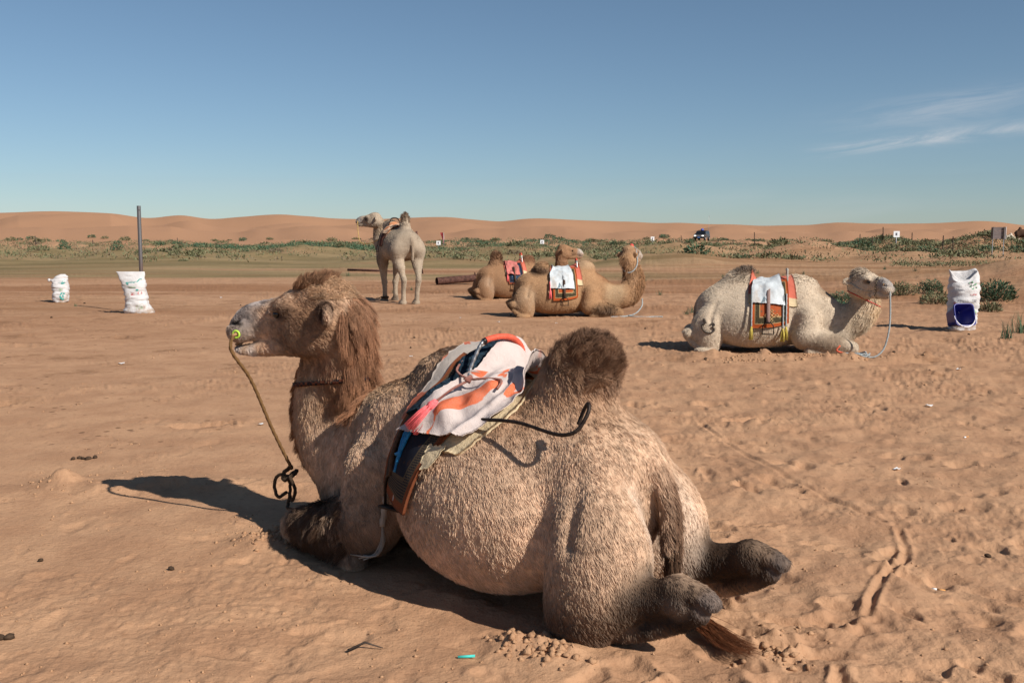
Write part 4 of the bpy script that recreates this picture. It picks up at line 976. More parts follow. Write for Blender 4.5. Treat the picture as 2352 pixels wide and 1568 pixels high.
# ---------------------------------------------------------------- saddle of the big camel
def main_saddle(F):
    root = empty('saddle', (MX, MY, 0), M_RZ)
    tag(root, 'camel saddle under a white and orange blanket, with red-wrapped handle and pink tassel', 'saddle')
    P, N, st = drape(F, [(-70, .97, .48), (-40, .95, .43), (0, .88, .42), (30, .90, .405), (48, .93, .44), (66, .96, .51), (72, .97, .55)], .012, 34, 70, .52, .004, seed=2)
    cloth('felt_pad', P, N, st, .016, M_FELT, root, .3, 3)
    P, N, st = drape(F, [(-30, .93, .58), (0, .91, .60), (30, .955, .62), (60, 1.02, .66), (90, 1.08, .74), (104, 1.10, .78)], .026, 30, 70, .52, .003, seed=4)
    cloth('lining', P, N, st, .006, blanket_mat('stained_lining', (.42, .37, .33), (.44, .10, .05), (.34, .12, .07), .5, (2.0, 3.0)), root, .8, 5)
    tabc = [(6, .84, .60), (35, .90, .60), (60, .985, .62), (85, 1.055, .70), (106, 1.075, .76)]
    P, N, st = drape(F, tabc, .036, 36, 80, .52, .002, seed=6)
    cloth('rug', P, N, st, .014, RUG_NAVY, root, .05, 7)
    P, N, st = drape(F, [(-106, 1.075, .80), (-60, .985, .69), (-35, .90, .63), (-6, .84, .60)], .036, 30, 60, .52, .002, seed=8)
    cloth('rug', P, N, st, .014, RUG_NAVY, root, .05, 9)
    # thick blue pile under the handle
    P, N, st = drape(F, [(-26, .80, .72), (0, .80, .715), (30, .84, .745), (52, .92, .80)], .046, 20, 40, .52, .012, seed=10)
    cloth('pile', P, N, st, .02, plain('navy_pile', (.012, .028, .045), .95, .6, 50, .02), root, .5, 11)
    # the printed blanket, crumpled
    P, N, st = drape(F, [(-58, .82, .50), (-30, .77, .46), (-8, .735, .40), (10, .735, .36), (30, .765, .40), (48, .82, .45), (66, .855, .515)], .060, 70, 110, .52, .014, seed=12)
    fold = 0.016 * np.sin(st[..., 0] * 9 + 3 * st[..., 1] + 1.0) * np.exp(-((st[..., 1] - .72) / .16) ** 2)
    fold += .020 * np.exp(-((st[..., 0] - .78 - .25 * (st[..., 1] - .6)) / .06) ** 2) * ss(.4, .6, st[..., 1])
    P = P + N * (fold + .022 * n3(P.reshape(-1, 3), 13, 5).reshape(fold.shape))[..., None]
    cloth('blanket', P, N, st, .006, blanket_mat('printed_blanket'), root, .5, 13)
    # handle: ribbed bar bent into an arch across the back
    hz = .99
    arch = cr(np.array([(.72, .165, hz - .06), (.715, .145, hz + .005), (.70, .105, hz + .09), (.69, .075, hz + .112), (.675, .0, hz + .122), (.665, -.075, hz + .110), (.655, -.125, hz + .065), (.65, -.14, hz - .02), (.65, -.15, hz - .08)]), 10)
    m = MB(); rr = .0085 * (1 + .14 * np.sin(np.arange(len(arch)) * 2.1)); m.tube(arch, rr, 10); h = m.build('handle', M_STEEL, root)
    g = arch[29:65]; m = MB(); gs = cr(g, 3); m.tube(gs, .0135 * (1 + .07 * np.sin(np.arange(len(gs)) * 1.3)), 12); m.build('grip', M_RED, h)
    m = MB(); m.tube(arch[25:30], .0125, 10); m.build('tape', M_BLACK, h)
    # cord round the blanket and its tassel
    def on(u, phi, off): 
        d = np.array([0, math.sin(rad(phi)), math.cos(rad(phi))]); p = F.hit(np.array([u, 0, .52]) + d * 1.0, -d, 1.0); return p + d * off
    K = on(.66, 26, .088)
    m = MB(); m.tube([on(.79, 14, .075), on(.79, 20, .078), on(.73, 24, .084), K, on(.60, 24, .092), on(.52, 22, .090), on(.49, 30, .088)], .0055, 7, sub=5, lobes=3, lobe_amp=.2, twist=300); m.tube([K + (0, 0, .01), K + (.01, .03, 0), K + (0, .01, -.01)], .011, 7)
    T0 = on(.735, 47, .090); m.tube([K, (K + T0) / 2 + (0, .012, .006), T0], .0052, 7, sub=5, lobes=3, lobe_amp=.2, twist=300); m.build('cord', M_CORD, root)
    T1 = on(.80, 62, .075); tassel(root, T0, T1 + (0, .02, -.01), .042, M_PINK, 90, 'tassel', 3, 4, .0024)
    # blue cords hanging in the shade of the blanket
    m = MB()
    for i, (a, b) in enumerate(((.885, .905), (.862, .90), (.845, .93))):
        m.tube([on(a - .02, 58, .05), on(a, 66, .055), on((a + b) / 2, 76, .05), on(b, 88 - 5 * i, .048)], .008 if i else .0068, 7, sub=5, lobes=3, lobe_amp=.18, twist=220)
    m.build('blue_cord', M_BLUE, root)
    # frayed corner of cloth
    P, N, st = drape(F, [(70, .70, .60), (76, .70, .61), (83, .715, .64)], .03, 10, 10, .52, .006, seed=14); cloth('torn_corner', P, N, st, .004, M_FELT, root, .8, 15)
    # stirrup iron and braided girth with loose ends
    S = on(.97, 92, .045); m = MB(); m.tube([on(.93, 60, .05), on(.955, 76, .055), S], .012, 6, sub=4); m.build('stirrup_strap', M_LEATHER, root)
    stirrup(root, S, 1, M_IRON, .12, .15, (.96, -.28, 0))
    G0 = on(1.06, 102, .035); G1 = G0 + np.array([.03, .015, -.21])
    m = MB(); m.tube([G0 + (0, -.01, .05), G0, (G0 + G1) / 2, G1], .014, 8, sub=8, lobes=3, lobe_amp=.25, twist=120)
    r = np.random.default_rng(4)
    for i in range(9):
        e = r.normal(0, .012, 3); m.tube([G1, G1 + (e[0], e[1], -.07), G1 + (.02 + e[1], .02 + e[0], -.13), G1 + (.09 + 3 * e[0], .02 + 2 * e[2], max(-.16, .012 - G1[2]))], .0035, 5, sub=3)
    m.build('girth_fringe', M_WHITECORD, root)
    # iron rod with a looped end, pushed through under the blanket
    m = MB(); rp = cr(np.array([on(.52, 50, .050), (.30, .335, .815), (.10, .345, .795), (.03, .335, .80), (-.005, .315, .825), (-.025, .285, .885), (-.01, .265, .915), (.012, .26, .89), (.03, .275, .83)]), 9)
    m.tube(rp, .0078 * (1 + .06 * np.sin(np.arange(len(rp)) * 2.4)), 8); m.build('hooked_rod', M_IRON, root)
    return root
# ---------------------------------------------------------------- lead rope and neck strap of the big camel
def main_tack(F, Lh, HM):
    lr = empty('lead_rope', (MX, MY, 0), M_RZ); tag(lr, 'brown twisted lead rope from the big camel\'s nose peg down to a dark knot', 'rope')
    n0 = Lh(.585, .078, -.052); out = HM @ np.array([0.1, 1, -.1])
    e = np.array([2.01, .16, .33]); top = n0 + out * .05
    P = [top, top + (0, .01, -.08), top * .7 + e * .3 + np.array([0, 0, -.02]), top * .35 + e * .65 + np.array([0, 0, -.025]), e]
    lo = np.array([2.02, .30, .02])
    m = MB(); m.tube(P, .0085, 9, sub=26, lobes=3, lobe_amp=.22, twist=150); m.build('line', M_HEMP, lr)
    m = MB(); r = np.random.default_rng(2); m.tube([e + (0, 0, .02), e + (.03, .03, -.02), e + (.0, .05, -.05), e + (-.04, .02, -.02), e + (-.01, -.02, -.01), e + (.02, .01, -.05), e + (-.02, .02, -.07)], .011, 8, sub=6, lobes=3, lobe_amp=.2, twist=150)
    for s_ in (1, -1): m.tube([e + (0, .01, -.04), e + (.05 * s_, .05, -.03), e + (.09 * s_, .05, -.09), e + (.06 * s_, .05, -.15), e + (.01 * s_, .03, -.12)], .009, 8, sub=6, lobes=3, lobe_amp=.2, twist=150)
    m.tube([e + (-.01, .02, -.06), e + (-.03, .04, -.12), (1.97, .22, .16), (1.93, .25, .15), (1.90, .22, .14)], .0085, 8, sub=8, lobes=3, lobe_amp=.2, twist=150)
    m.build('knot', M_DARKROPE, lr)
    m = MB(); m.tube([n0 - out * .06, n0 + out * .03, n0 + out * .055], [.008, .009, .007], 8); peg = m.build('nose_peg', plain('wood_peg', (.30, .17, .08), .7), lr)
    t = np.linspace(0, 6.283, 25); c = n0 + out * .022; m = MB()
    a1 = HM @ np.array([1, 0, 0.]); a2 = np.cross(out / np.linalg.norm(out), a1)
    m.tube([c + .018 * (math.cos(x) * a1 + math.sin(x) * a2) for x in t], .0055, 7); m.build('washer', NT('lime_plastic').color((.42, .66, .08)).set(Roughness=.4).m, lr)
    ns = empty('neck_strap', (MX, MY, 0), M_RZ); tag(ns, 'narrow dark woven strap round the big camel\'s neck', 'strap')
    C_ = np.array([1.86, .03, .80]); tilt = np.array([.35, 0, .16])
    P = ring_on(F, C_, np.array([1, 0, -.14]), np.array([0, 1, .02]), .5, 49, .018); t2 = NT('woven_band'); v = t2.coord(); w = t2.new('ShaderNodeTexChecker'); w.inputs['Scale'].default_value = 60; t2.l.new(v, w.inputs[0]); t2.color(t2.mix(w.outputs['Fac'], (.012, .01, .012), (.10, .03, .015)))
    strap('band', P, .022, .005, t2.m, ns, (0, 0, 1))
# ================================================================ the other camels
def legs_stand(F, dz, fore=(0, 0), hind=(0, 0)):
    k = lambda P: 0.03 + 0.14 * np.clip((P[2] - .95) / .3, 0, 1)
    for i, t in enumerate((1, -1)):
        f, h = fore[i], hind[i]
        F.put(ell((1.15, .20 * t, .52 + dz), (.20, .10, .30)), .12)
        F.put(tube([(1.22, .21 * t, 1.22), (1.20 + f * .3, .21 * t, 1.02), (1.22 + f * .6, .185 * t, .78), (1.22 + f * .8, .17 * t, .56), (1.22 + f, .16 * t, .50)], [.15, .14, .095, .066, .072], 4), .07)
        F.put(tube([(1.22 + f, .16 * t, .50), (1.21 + f, .155 * t, .32), (1.21 + f, .155 * t, .14), (1.23 + f, .155 * t, .07)], [.068, .052, .058, .075], 4), .02)
        F.put(ell((1.26 + f, .155 * t, .035), (.12, .095, .06)), .03)
        F.put(tube([(.08, .20 * t, 1.50), (.08, .25 * t, 1.30), (.12, .245 * t, 1.08), (.03, .22 * t, .88)], [.11, .175, .15, .105], 4), k)
        F.put(tube([(.03, .22 * t, .88), (-.06 + h, .18 * t, .70), (-.10 + h, .16 * t, .58)], [.10, .066, .062], 4), .03)
        F.put(ell((-.125 + h, .16 * t, .60), (.05, .045, .08)), .03)
        F.put(tube([(-.10 + h, .16 * t, .57), (-.05 + h, .15 * t, .34), (-.02 + h, .145 * t, .13), (.01 + h, .145 * t, .07)], [.064, .050, .056, .072], 4), .02)
        F.put(ell((.04 + h, .145 * t, .035), (.115, .09, .06)), .03)
def camel(name, label, O, head, sc, res, rear, front, neck, nrad, horg, hyaw, hpitch, colr, spots, lens, fur, stand=False, mouth=False, tailp=None, hump_l=(0, 0), fur_w=.0028, hock=(.33, .33), ear=0.0, nohead=False, legpose=None, seed=1, zoff=0.0):
    rz = heading(*head); root = empty('camel', (O[0], O[1], zoff), rz); root.scale = (sc, sc, sc)
    tag(root, label, 'camel', None)
    dz = .93 if stand else 0.0
    F = Field((-.75, -.72, -.03), (2.75, .72, (2.45 if stand else 1.62)), res)
    T = [(a, b + (0 if not stand else dz + .035), c + dz, d * (.93 if stand else 1), e) for a, b, c, d, e in trunk_tab()]
    F.put(loft(T, 2.15), .05)
    if not stand:
        for t in (1, -1): F.put(ell((.52, .30 * t, .36), (.36, .18, .27)), .12)
        legs_sit(F, hock, .56, 1.05, .80)
    else: legs_stand(F, dz, *(legpose or ((0, 0), (0, 0))))
    F.put(ell((.08, 0, .64 + dz), (.20, .20, .16)), .10)
    for hp_, k in ((rear, .08), (front, .10)):
        F.put(tube([(a, b, c + dz) for a, b, c, d in hp_[0]], [d for a, b, c, d in hp_[0]], 5, hp_[1]), k)
    F.put(tube([(a, b, c + dz) for a, b, c in neck], nrad, 6, (1, 1.22, 1)), .10)
    HO = np.array(horg) + (0, 0, dz); HM = rotm(hyaw, hpitch)
    Lh = head_prims(F, HO, HM, 1.0, mouth, ear, nostril=True)
    tp = tailp or [(-.06, 0, .69), (-.14, 0, .60), (-.17, 0, .40), (-.17, 0, .14)]
    F.put(tube([(a, b, c + dz) for a, b, c in tp], [.05, .045, .035, .025], 4), .03)
    V, Q = F.mesh(); hp = lambda s, t, q: tuple(Lh(s, t, q)); d3 = lambda c: (c[0], c[1], c[2] + dz)
    sp = [((hp(*c[1:]) if c[0] == 'h' else d3(c)), r, v, s) for c, r, v, s in spots]
    ln = [((hp(*c[1:]) if c[0] == 'h' else d3(c)), r, v, s) for c, r, v, s in lens]
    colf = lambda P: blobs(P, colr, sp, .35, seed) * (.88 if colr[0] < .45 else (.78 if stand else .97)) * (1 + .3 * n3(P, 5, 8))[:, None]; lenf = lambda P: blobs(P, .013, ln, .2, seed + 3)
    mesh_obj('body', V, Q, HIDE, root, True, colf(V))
    hd = HM @ np.array([1., 0, 0])
    def dirf(P, N):
        D = np.tile(np.array([-.5, 0, -.8]), (len(P), 1)); up = ss(.93, 1.05, P[:, 2] - dz)[:, None] * (P[:, :1] < 1.6); D = D * (1 - up) + np.array([-.2, 0, .5]) * up
        return D, .3 + .3 * up[:, 0]
    make_fur('fur', root, V, Q, fur, colf, lenf, dirf, HAIR, 4, fur_w, .34, seed + 9, clf=30)
    for t in (1, -1): eye_part(root, Lh(.372, .090 * t, .045), .023)
    return root, F, V, Q, Lh, HM
def saddle(cfg, host, F, label, dz=0.0):
    root = empty('saddle', host.location, host.rotation_euler[2]); root.scale = host.scale; tag(root, label, 'saddle')
    u0, u1 = cfg['u']; w0 = .52 + dz; g = dict(w0=w0)
    W = u1 - u0
    P, N, st = drape(F, [(-74, u1 + .13, u0 - .05), (-40, u1 + .11, u0 - .05), (0, u1 + .06, u0 - .03), (40, u1 + .11, u0 - .05), (74, u1 + .13, u0 - .05)], .015, 24, 60, **g, wr=.004, seed=2)
    t = NT('pad_cloth'); s_ = t.new('ShaderNodeSeparateXYZ'); t.l.new(t.attr('st').outputs['Vector'], s_.inputs[0])
    ed = t.math('MINIMUM', s_.outputs[1], t.math('SUBTRACT', 1.0, s_.outputs[1])); t.color(t.mix(t.mapr(ed, .12, .15), cfg.get('pad2', (.55, .44, .27)), cfg['pad'])); t.bump(t.noise(t.coord(), 40, 4), .006)
    cloth('pad', P, N, st, .03, t.m, root, .2, 3)
    for sg in (-1, 1):
        a = sorted([18 * sg, cfg.get('low', 100) * sg])
        P, N, st = drape(F, [(a[0], u1, u0), (a[1], u1, u0)], .034, 24, 50, **g, wr=.002, seed=4)
        if sg < 0: st = st * np.array([1, -1]) + np.array([0, 1])
        cloth('rug', P, N, st, .014, cfg['rug'], root, .05, 5)
    b0, b1 = cfg['blan']
    lo, hi = cfg.get('blan_ph', (-66, 60))
    P, N, st = drape(F, [(lo, b1, b0), (0, b1 - .02, b0 + .02), (hi, b1, b0)], .058, 40, 80, **g, wr=cfg.get('wr', .006), seed=cfg.get('seed', 6))
    P = P + N * (.012 * n3(P.reshape(-1, 3), 12, 5) * cfg.get('crumple', 1.0) * 2).reshape(P.shape[:2])[..., None]
    cloth('blanket', P, N, st, .006, cfg['bmat'], root, .3, 7)
    def on(u, phi, off):
        d = np.array([0, math.sin(rad(phi)), math.cos(rad(phi))]); p = F.hit(np.array([u, 0, w0]) + d, -d, 1.0); return p + d * off
    uh = u1 + cfg.get('hoff', .02); A, B, C_ = on(uh, 22, .02), on(uh, 0, cfg.get('hh', .17)), on(uh, -22, .02)
    m = MB(); arch = cr(np.array([A, (A * .7 + B * .3) + (0, 0, .07), B + (0, .06, .0), B + (0, -.06, 0), (C_ * .7 + B * .3) + (0, 0, .07), C_]), 6)
    m.tube(arch, .011, 8); h = m.build('handle', cfg.get('hmat', M_STEEL), root); m = MB(); m.tube(arch[8:-8], .0165, 8); m.build('grip', cfg.get('grip', M_RED), h)
    for sg in (-1, 1):
        us = u0 + W * cfg.get('st', .45); ph = cfg.get('stph', 90)
        top, bot = on(us, 48 * sg, .06), on(us, ph * sg, .075); m_ = [on(us, p * sg, .068) for p in np.linspace(48, ph, 6)]
        m_ = np.array(m_); m_[:, 1] = sg * np.maximum.accumulate(sg * m_[:, 1])
        strap('stirrup_strap', m_, .045, .006, cfg.get('smat', M_LEATHER), root, (1, 0, 0)); stirrup(root, m_[-1] + (0, .012 * sg, .02), sg, M_IRON, .14, .15)
    for (u, ph0, ph1, mat, tm, sd) in cfg.get('cords', []):
        P = np.array([on(u, p, .062) for p in np.linspace(ph0, ph1, 7)]); s2 = np.sign(ph1); P[:, 1] = s2 * np.maximum.accumulate(s2 * P[:, 1])
        m = MB(); m.tube(P, .010, 7, sub=4, lobes=3, lobe_amp=.2, twist=100); m.build('tassel_cord', mat, root)
        tassel(root, P[-1], P[-1] + (0, .01 * s2, -.17), .028, tm, 26, 'tassel', sd, 4, .005)
    return root, on
def brown_pale_mat(): pass
def other_camels():
    out = {}
    CRM, CRM2, GREY = (.53, .435, .33), (.50, .38, .26), (.30, .235, .18)
    # ---- pale camel, kneeling on the right
    O = (2.78, 14.02); hd = (.975, -.22)
    lens = [((.45, 0, 1.02), (.3, .25, .2), .05, 1), ((1.12, 0, .98), (.3, .25, .14), .03, 1), ((2.05, 0, .5), (.35, .26, .5), .045, 1), (('h', .15, 0, .15), (.22, .2, .12), .06, 1), (('h', .4, 0, 0), (.35, .2, .2), .010, 1)]
    spots = [((.45, 0, 1.10), (.26, .25, .15), (.16, .115, .085), .95), ((.4, 0, .9), (.35, .3, .15), (.40, .32, .24), .5), ((1.5, 0, .78), (.3, .2, .12), (.30, .21, .14), .8),
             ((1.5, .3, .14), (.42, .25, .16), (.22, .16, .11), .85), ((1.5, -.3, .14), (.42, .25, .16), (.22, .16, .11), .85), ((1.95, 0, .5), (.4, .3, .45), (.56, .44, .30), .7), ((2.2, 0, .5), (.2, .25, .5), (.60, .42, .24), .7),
             (('h', .14, 0, .16), (.17, .17, .08), (.26, .20, .15), .8), (('h', .57, 0, 0), (.15, .12, .15), (.34, .31, .29), .95), (('h', .35, .1, .05), (.07, .06, .04), (.14, .10, .07), .8), (('h', .35, -.1, .05), (.07, .06, .04), (.14, .10, .07), .8), ((-.2, 0, .4), (.12, .08, .4), (.16, .11, .08), .8)]
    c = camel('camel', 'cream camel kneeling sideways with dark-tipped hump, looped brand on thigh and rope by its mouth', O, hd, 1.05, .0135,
              ([(.22, 0, .70, .22), (.33, 0, .84, .18), (.44, 0, .96, .12), (.50, .0, 1.03, .07)], (1, 1.12, 1)), ([(1.02, 0, .78, .19), (1.13, 0, .83, .17), (1.26, 0, .82, .15)], (1, 1.1, 1)),
              [(1.40, 0, .56), (1.62, 0, .42), (1.84, 0, .43), (1.97, -.01, .58), (1.98, -.02, .73), (1.94, -.03, .84)], [.23, .22, .215, .19, .165, .145], (1.82, -.01, .875), rad(-52), rad(2), CRM, spots, lens, 60000, seed=31, hock=(.33, .33), fur_w=.0022)
    out['pale'] = c
    # ---- brown camel with the white cloth
    O = (.24, 20.0); hd = (.995, .06)
    B1 = (.40, .235, .125)
    spots = [((.35, -.12, .88), (.26, .3, .13), (.12, .07, .042), .9), ((.30, .1, .98), (.25, .2, .1), (.45, .32, .2), .7), ((1.2, 0, 1.0), (.3, .25, .12), (.46, .33, .21), .6), ((1.65, 0, .72), (.4, .2, .2), (.28, .14, .07), .8), ((1.75, -.15, .45), (.3, .15, .25), (.50, .36, .22), .7),
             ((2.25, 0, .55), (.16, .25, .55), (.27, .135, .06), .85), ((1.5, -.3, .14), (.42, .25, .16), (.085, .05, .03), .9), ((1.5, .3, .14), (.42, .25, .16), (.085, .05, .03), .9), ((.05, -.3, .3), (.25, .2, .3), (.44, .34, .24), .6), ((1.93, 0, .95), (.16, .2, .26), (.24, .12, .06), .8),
             (('h', .15, 0, .1), (.25, .2, .15), (.40, .25, .15), .7), (('h', .34, -.1, .04), (.12, .06, .08), (.14, .08, .05), .9), (('h', .6, 0, 0), (.14, .12, .15), (.42, .38, .34), .9), ((-.2, 0, .4), (.12, .08, .4), (.07, .04, .03), .9), ((-.4, -.33, .2), (.3, .12, .14), (.09, .055, .035), .9)]
    lens = [((.35, 0, .95), (.3, .3, .2), .045, 1), ((2.2, 0, .6), (.2, .25, .6), .06, 1), ((1.9, 0, .95), (.18, .25, .3), .09, 1), ((1.5, -.3, .16), (.38, .2, .18), .05, 1), (('h', .15, 0, .12), (.2, .2, .12), .035, 1)]
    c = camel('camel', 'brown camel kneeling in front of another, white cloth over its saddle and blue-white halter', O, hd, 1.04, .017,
              ([(.32, 0, .76, .2), (.35, -.04, .86, .17), (.36, -.10, .90, .14)], (1, 1.0, 1)), ([(1.05, 0, .80, .19), (1.16, 0, .90, .17), (1.24, 0, .91, .14)], (1, 1.1, 1)),
              [(1.40, 0, .56), (1.66, 0, .40), (1.96, 0, .40), (2.14, .01, .60), (2.12, .02, .86), (2.05, .03, 1.06)], [.24, .24, .24, .21, .165, .14], (1.98, -.01, 1.13), rad(56), rad(6), B1, spots, lens, 34000, seed=51, fur_w=.0034, hock=(.33, .36))
    out['brown'] = c
    # ---- brown camel behind it
    O = (-.72, 25.2); hd = (.97, .24)
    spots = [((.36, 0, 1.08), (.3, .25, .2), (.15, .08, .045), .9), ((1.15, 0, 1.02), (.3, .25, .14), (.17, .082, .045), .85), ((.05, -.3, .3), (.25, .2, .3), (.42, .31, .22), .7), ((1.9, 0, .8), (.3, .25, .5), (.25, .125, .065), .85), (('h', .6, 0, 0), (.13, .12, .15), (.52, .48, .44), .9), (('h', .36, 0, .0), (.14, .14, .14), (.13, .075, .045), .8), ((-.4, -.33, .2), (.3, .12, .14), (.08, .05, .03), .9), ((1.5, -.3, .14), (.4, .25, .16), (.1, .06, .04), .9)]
    c = camel('camel', 'dark brown camel kneeling behind the one with the white cloth, red bundle on its saddle', O, hd, 1.02, .019,
              ([(.30, 0, .76, .2), (.32, 0, .95, .15), (.32, 0, 1.08, .12), (.30, 0, 1.13, .08)], (1, 1.15, 1)), ([(1.02, 0, .80, .19), (1.10, 0, .93, .17), (1.17, 0, .97, .14)], (1, 1.1, 1)),
              [(1.40, 0, .58), (1.66, 0, .46), (1.92, 0, .50), (2.02, 0, .70), (2.02, 0, .93), (1.99, 0, 1.10)], [.23, .215, .20, .18, .15, .13], (1.90, 0, 1.16), rad(-4), rad(2), (.33, .185, .10), spots, [((.34, 0, 1.05), (.3, .3, .25), .05, 1), ((1.1, 0, .95), (.3, .3, .15), .03, 1), ((2.0, 0, .85), (.2, .25, .4), .05, 1)], 22000, seed=71, fur_w=.0045, ear=.5)
    out['back'] = c
    # ---- cream camel on its feet
    O = (-2.42, 23.55); hd = (-.47, .88)
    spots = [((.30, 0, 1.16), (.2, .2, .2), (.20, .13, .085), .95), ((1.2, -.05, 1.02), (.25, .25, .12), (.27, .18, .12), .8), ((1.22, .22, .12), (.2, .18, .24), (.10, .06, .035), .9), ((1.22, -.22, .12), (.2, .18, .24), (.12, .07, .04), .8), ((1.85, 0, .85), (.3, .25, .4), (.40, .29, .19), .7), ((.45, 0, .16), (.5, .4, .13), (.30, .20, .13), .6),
             (('h', .57, 0, 0), (.15, .12, .15), (.30, .28, .27), .9), (('h', .36, .09, .03), (.09, .07, .08), (.12, .09, .07), .9), ((-.18, 0, .35), (.06, .06, .4), (.32, .24, .17), .7), ((1.24, 0, -.84), (.2, .3, .12), (.16, .12, .09), .9)]
    c = camel('camel', 'cream camel standing with its back turned, head high in profile', O, hd, 1.0, .017,
              ([(.26, 0, .78, .17), (.26, 0, .95, .12), (.26, 0, 1.08, .09), (.26, 0, 1.15, .065)], (1, 1.1, 1)), ([(1.02, 0, .84, .18), (1.12, .02, .95, .14), (1.22, .10, .94, .10)], (1, 1.1, 1)),
              [(1.36, 0, .56), (1.56, 0, .40), (1.78, .02, .44), (1.88, .04, .64), (1.86, .05, .86), (1.80, .06, 1.02)], [.22, .205, .195, .175, .15, .135], (1.69, .06, 1.05), rad(46), rad(4), (.47, .38, .285), spots, [((.26, 0, 1.1), (.2, .2, .2), .06, 1), ((1.85, 0, .85), (.3, .25, .4), .035, 1), ((1.22, .2, .1), (.2, .18, .2), .04, 1)], 26000, True, seed=91, fur_w=.0042,
              tailp=[(-.06, 0, .69), (-.14, 0, .62), (-.18, -.01, .40), (-.18, -.01, .12)], legpose=((.02, .10), (.06, -.06)))
    out['stand'] = c
    return out
# ================================================================ tack of the other camels
def tack_others(oc):
    WHITE = blanket_mat('grey_white_cloth', (.54, .58, .60), (.10, .15, .18), (.50, .42, .34), .70, (2.2, 1.6))
    PINKB = blanket_mat('red_bundle_cloth', (.50, .16, .14), (.32, .07, .07), (.58, .26, .22), .62, (3, 3))
    ORNG = blanket_mat('orange_cream_cloth', (.58, .40, .27), (.52, .15, .05), (.3, .2, .15), .55, (3, 3))
    YEL = plain('yellow_wool', (.45, .36, .08), .9, .2, 60, .002)
    SALM = (.50, .13, .085)
    # pale camel
    root, F, V, Q, Lh, HM = oc['pale']
    s, on = saddle(dict(u=(.56, 1.0), pad=SALM, rug=RUG_RUST, blan=(.55, .94), bmat=WHITE, low=110, blan_ph=(-76, 60), st=.45, stph=103, hmat=M_WHITECORD, grip=M_WHITECORD, hoff=.0, hh=.09, smat=rope_mat('striped_webbing', (.45, .36, .33), (.20, .09, .07), 50),
                        cords=[(.55, -40, -106, M_BWROPE, YEL, 3), (.985, -52, -112, M_BWROPE, YEL, 4), (.945, -50, -113, M_BWROPE, YEL, 5), (.55, 40, 100, M_BWROPE, YEL, 6)]), root, F, 'saddle on the cream kneeling camel, rust patterned rug with knot motif and yellow tassels')
    # endless-knot motif on the near flap
    m = MB()
    def face(a, b, off=.052):
        return on(.80 + a, -92 - b * 100, off)
    for pts in ([(-.05, 0), (0, .05), (.05, 0), (0, -.05), (-.05, 0)], [(-.09, 0), (-.07, .02), (-.05, 0), (-.07, -.02), (-.09, 0)], [(.05, 0), (.07, .02), (.09, 0), (.07, -.02), (.05, 0)], [(0, .05), (.02, .07), (0, .09), (-.02, .07), (0, .05)], [(0, -.05), (.02, -.07), (0, -.09), (-.02, -.07), (0, -.05)], [(-.025, .025), (.025, -.025)], [(-.025, -.025), (.025, .025)]):
        m.tube([face(*q) for q in pts], .0045, 5)
    m.build('knot_motif', plain('gold_thread', (.45, .31, .15), .9), s)
    # brand on the thigh: two sickle strokes
    m = MB()
    def side(u, w, F=F):
        return F.hit(np.array([u, -.9, w]), np.array([0, 1.0, 0]), .8) + (0, -.014, 0)
    for pts in ([(-.055, .44), (-.03, .40), (-.05, .37), (-.075, .35), (-.06, .30), (-.02, .265), (.03, .26), (.07, .275), (.085, .31), (.06, .335), (.085, .365), (.06, .385), (.04, .365)], [(-.055, .44), (-.045, .40), (-.02, .39)]):
        m.tube([side(u, w) for u, w in pts], .011, 6, sub=4)
    m.build('brand_mark', plain('scar', (.07, .055, .045), .9), root)
    rx = host_empty('halter', root, 'knotted cord halter with patterned noseband on the cream kneeling camel', 'halter')
    L = lambda a, b, c: np.array(Lh(a, b, c)); A, B = HM @ np.array([0, 1., 0]), HM @ np.array([0, 0, 1.])
    t2 = NT('patterned_noseband'); w = t2.new('ShaderNodeTexChecker'); w.inputs['Scale'].default_value = 45; t2.l.new(t2.coord(), w.inputs[0]); t2.color(t2.mix(w.outputs['Fac'], (.03, .025, .025), (.48, .40, .28)))
    strap('noseband', ring_on(F, L(.465, 0, .0), A, HM @ np.array([.16, 0, 1]), .3, 33, .006), .026, .006, t2.m, rx, HM @ np.array([1, 0, 0]))
    P = np.array([F.hit(L(s_, -.3, q), HM @ np.array([0, 1., 0]), .4) + HM @ np.array([0, -.006, 0]) for s_, q in ((.46, -.06), (.38, -.075), (.28, -.05), (.18, .0), (.12, .03))]); m = MB(); m.tube(P, .006, 6, sub=4)
    P = np.array([F.hit(L(s_, -.3, q), HM @ np.array([0, 1., 0]), .4) + HM @ np.array([0, -.006, 0]) for s_, q in ((.40, -.07), (.37, -.10), (.36, -.13), (.38, -.15))]); m.tube(P, .006, 6, sub=4); m.build('cheek_cord', M_WHITECORD, rx)
    m = MB(); m.box(L(.59, -.068, .0), (.012, .010, .06), HM @ np.array(Matrix.Rotation(.5, 3, 'Y'))); m.box(L(.60, -.070, -.03), (.05, .010, .012), HM @ np.array(Matrix.Rotation(-.5, 3, 'Y'))); m.build('nose_peg', plain('peg_wood', (.33, .20, .11), .7), rx)
    rp = host_empty('lead_rope', root, 'blue-grey rope hanging from the cream kneeling camel\'s mouth to a coil on sand', 'rope')
    tip = L(.655, -.03, -.04); m = MB(); g0 = np.array([tip[0] - .02, tip[1] - .05, .16])
    m.tube([tip, tip + (.012, 0, -.06), tip + (.02, -.03, -.35), (g0[0] + .02, g0[1] - .02, .30), (g0[0] - .03, g0[1] - .04, .12), (g0[0] - .12, g0[1] - .08, .03), (g0[0] - .22, g0[1] - .1, .015)], .0105, 8, sub=12, lobes=3, lobe_amp=.2, twist=110); m.build('line', M_BWROPE, rp)
    r = np.random.default_rng(8); c = np.array([g0[0] - .38, g0[1] - .12, .02]); m = MB(); P = []
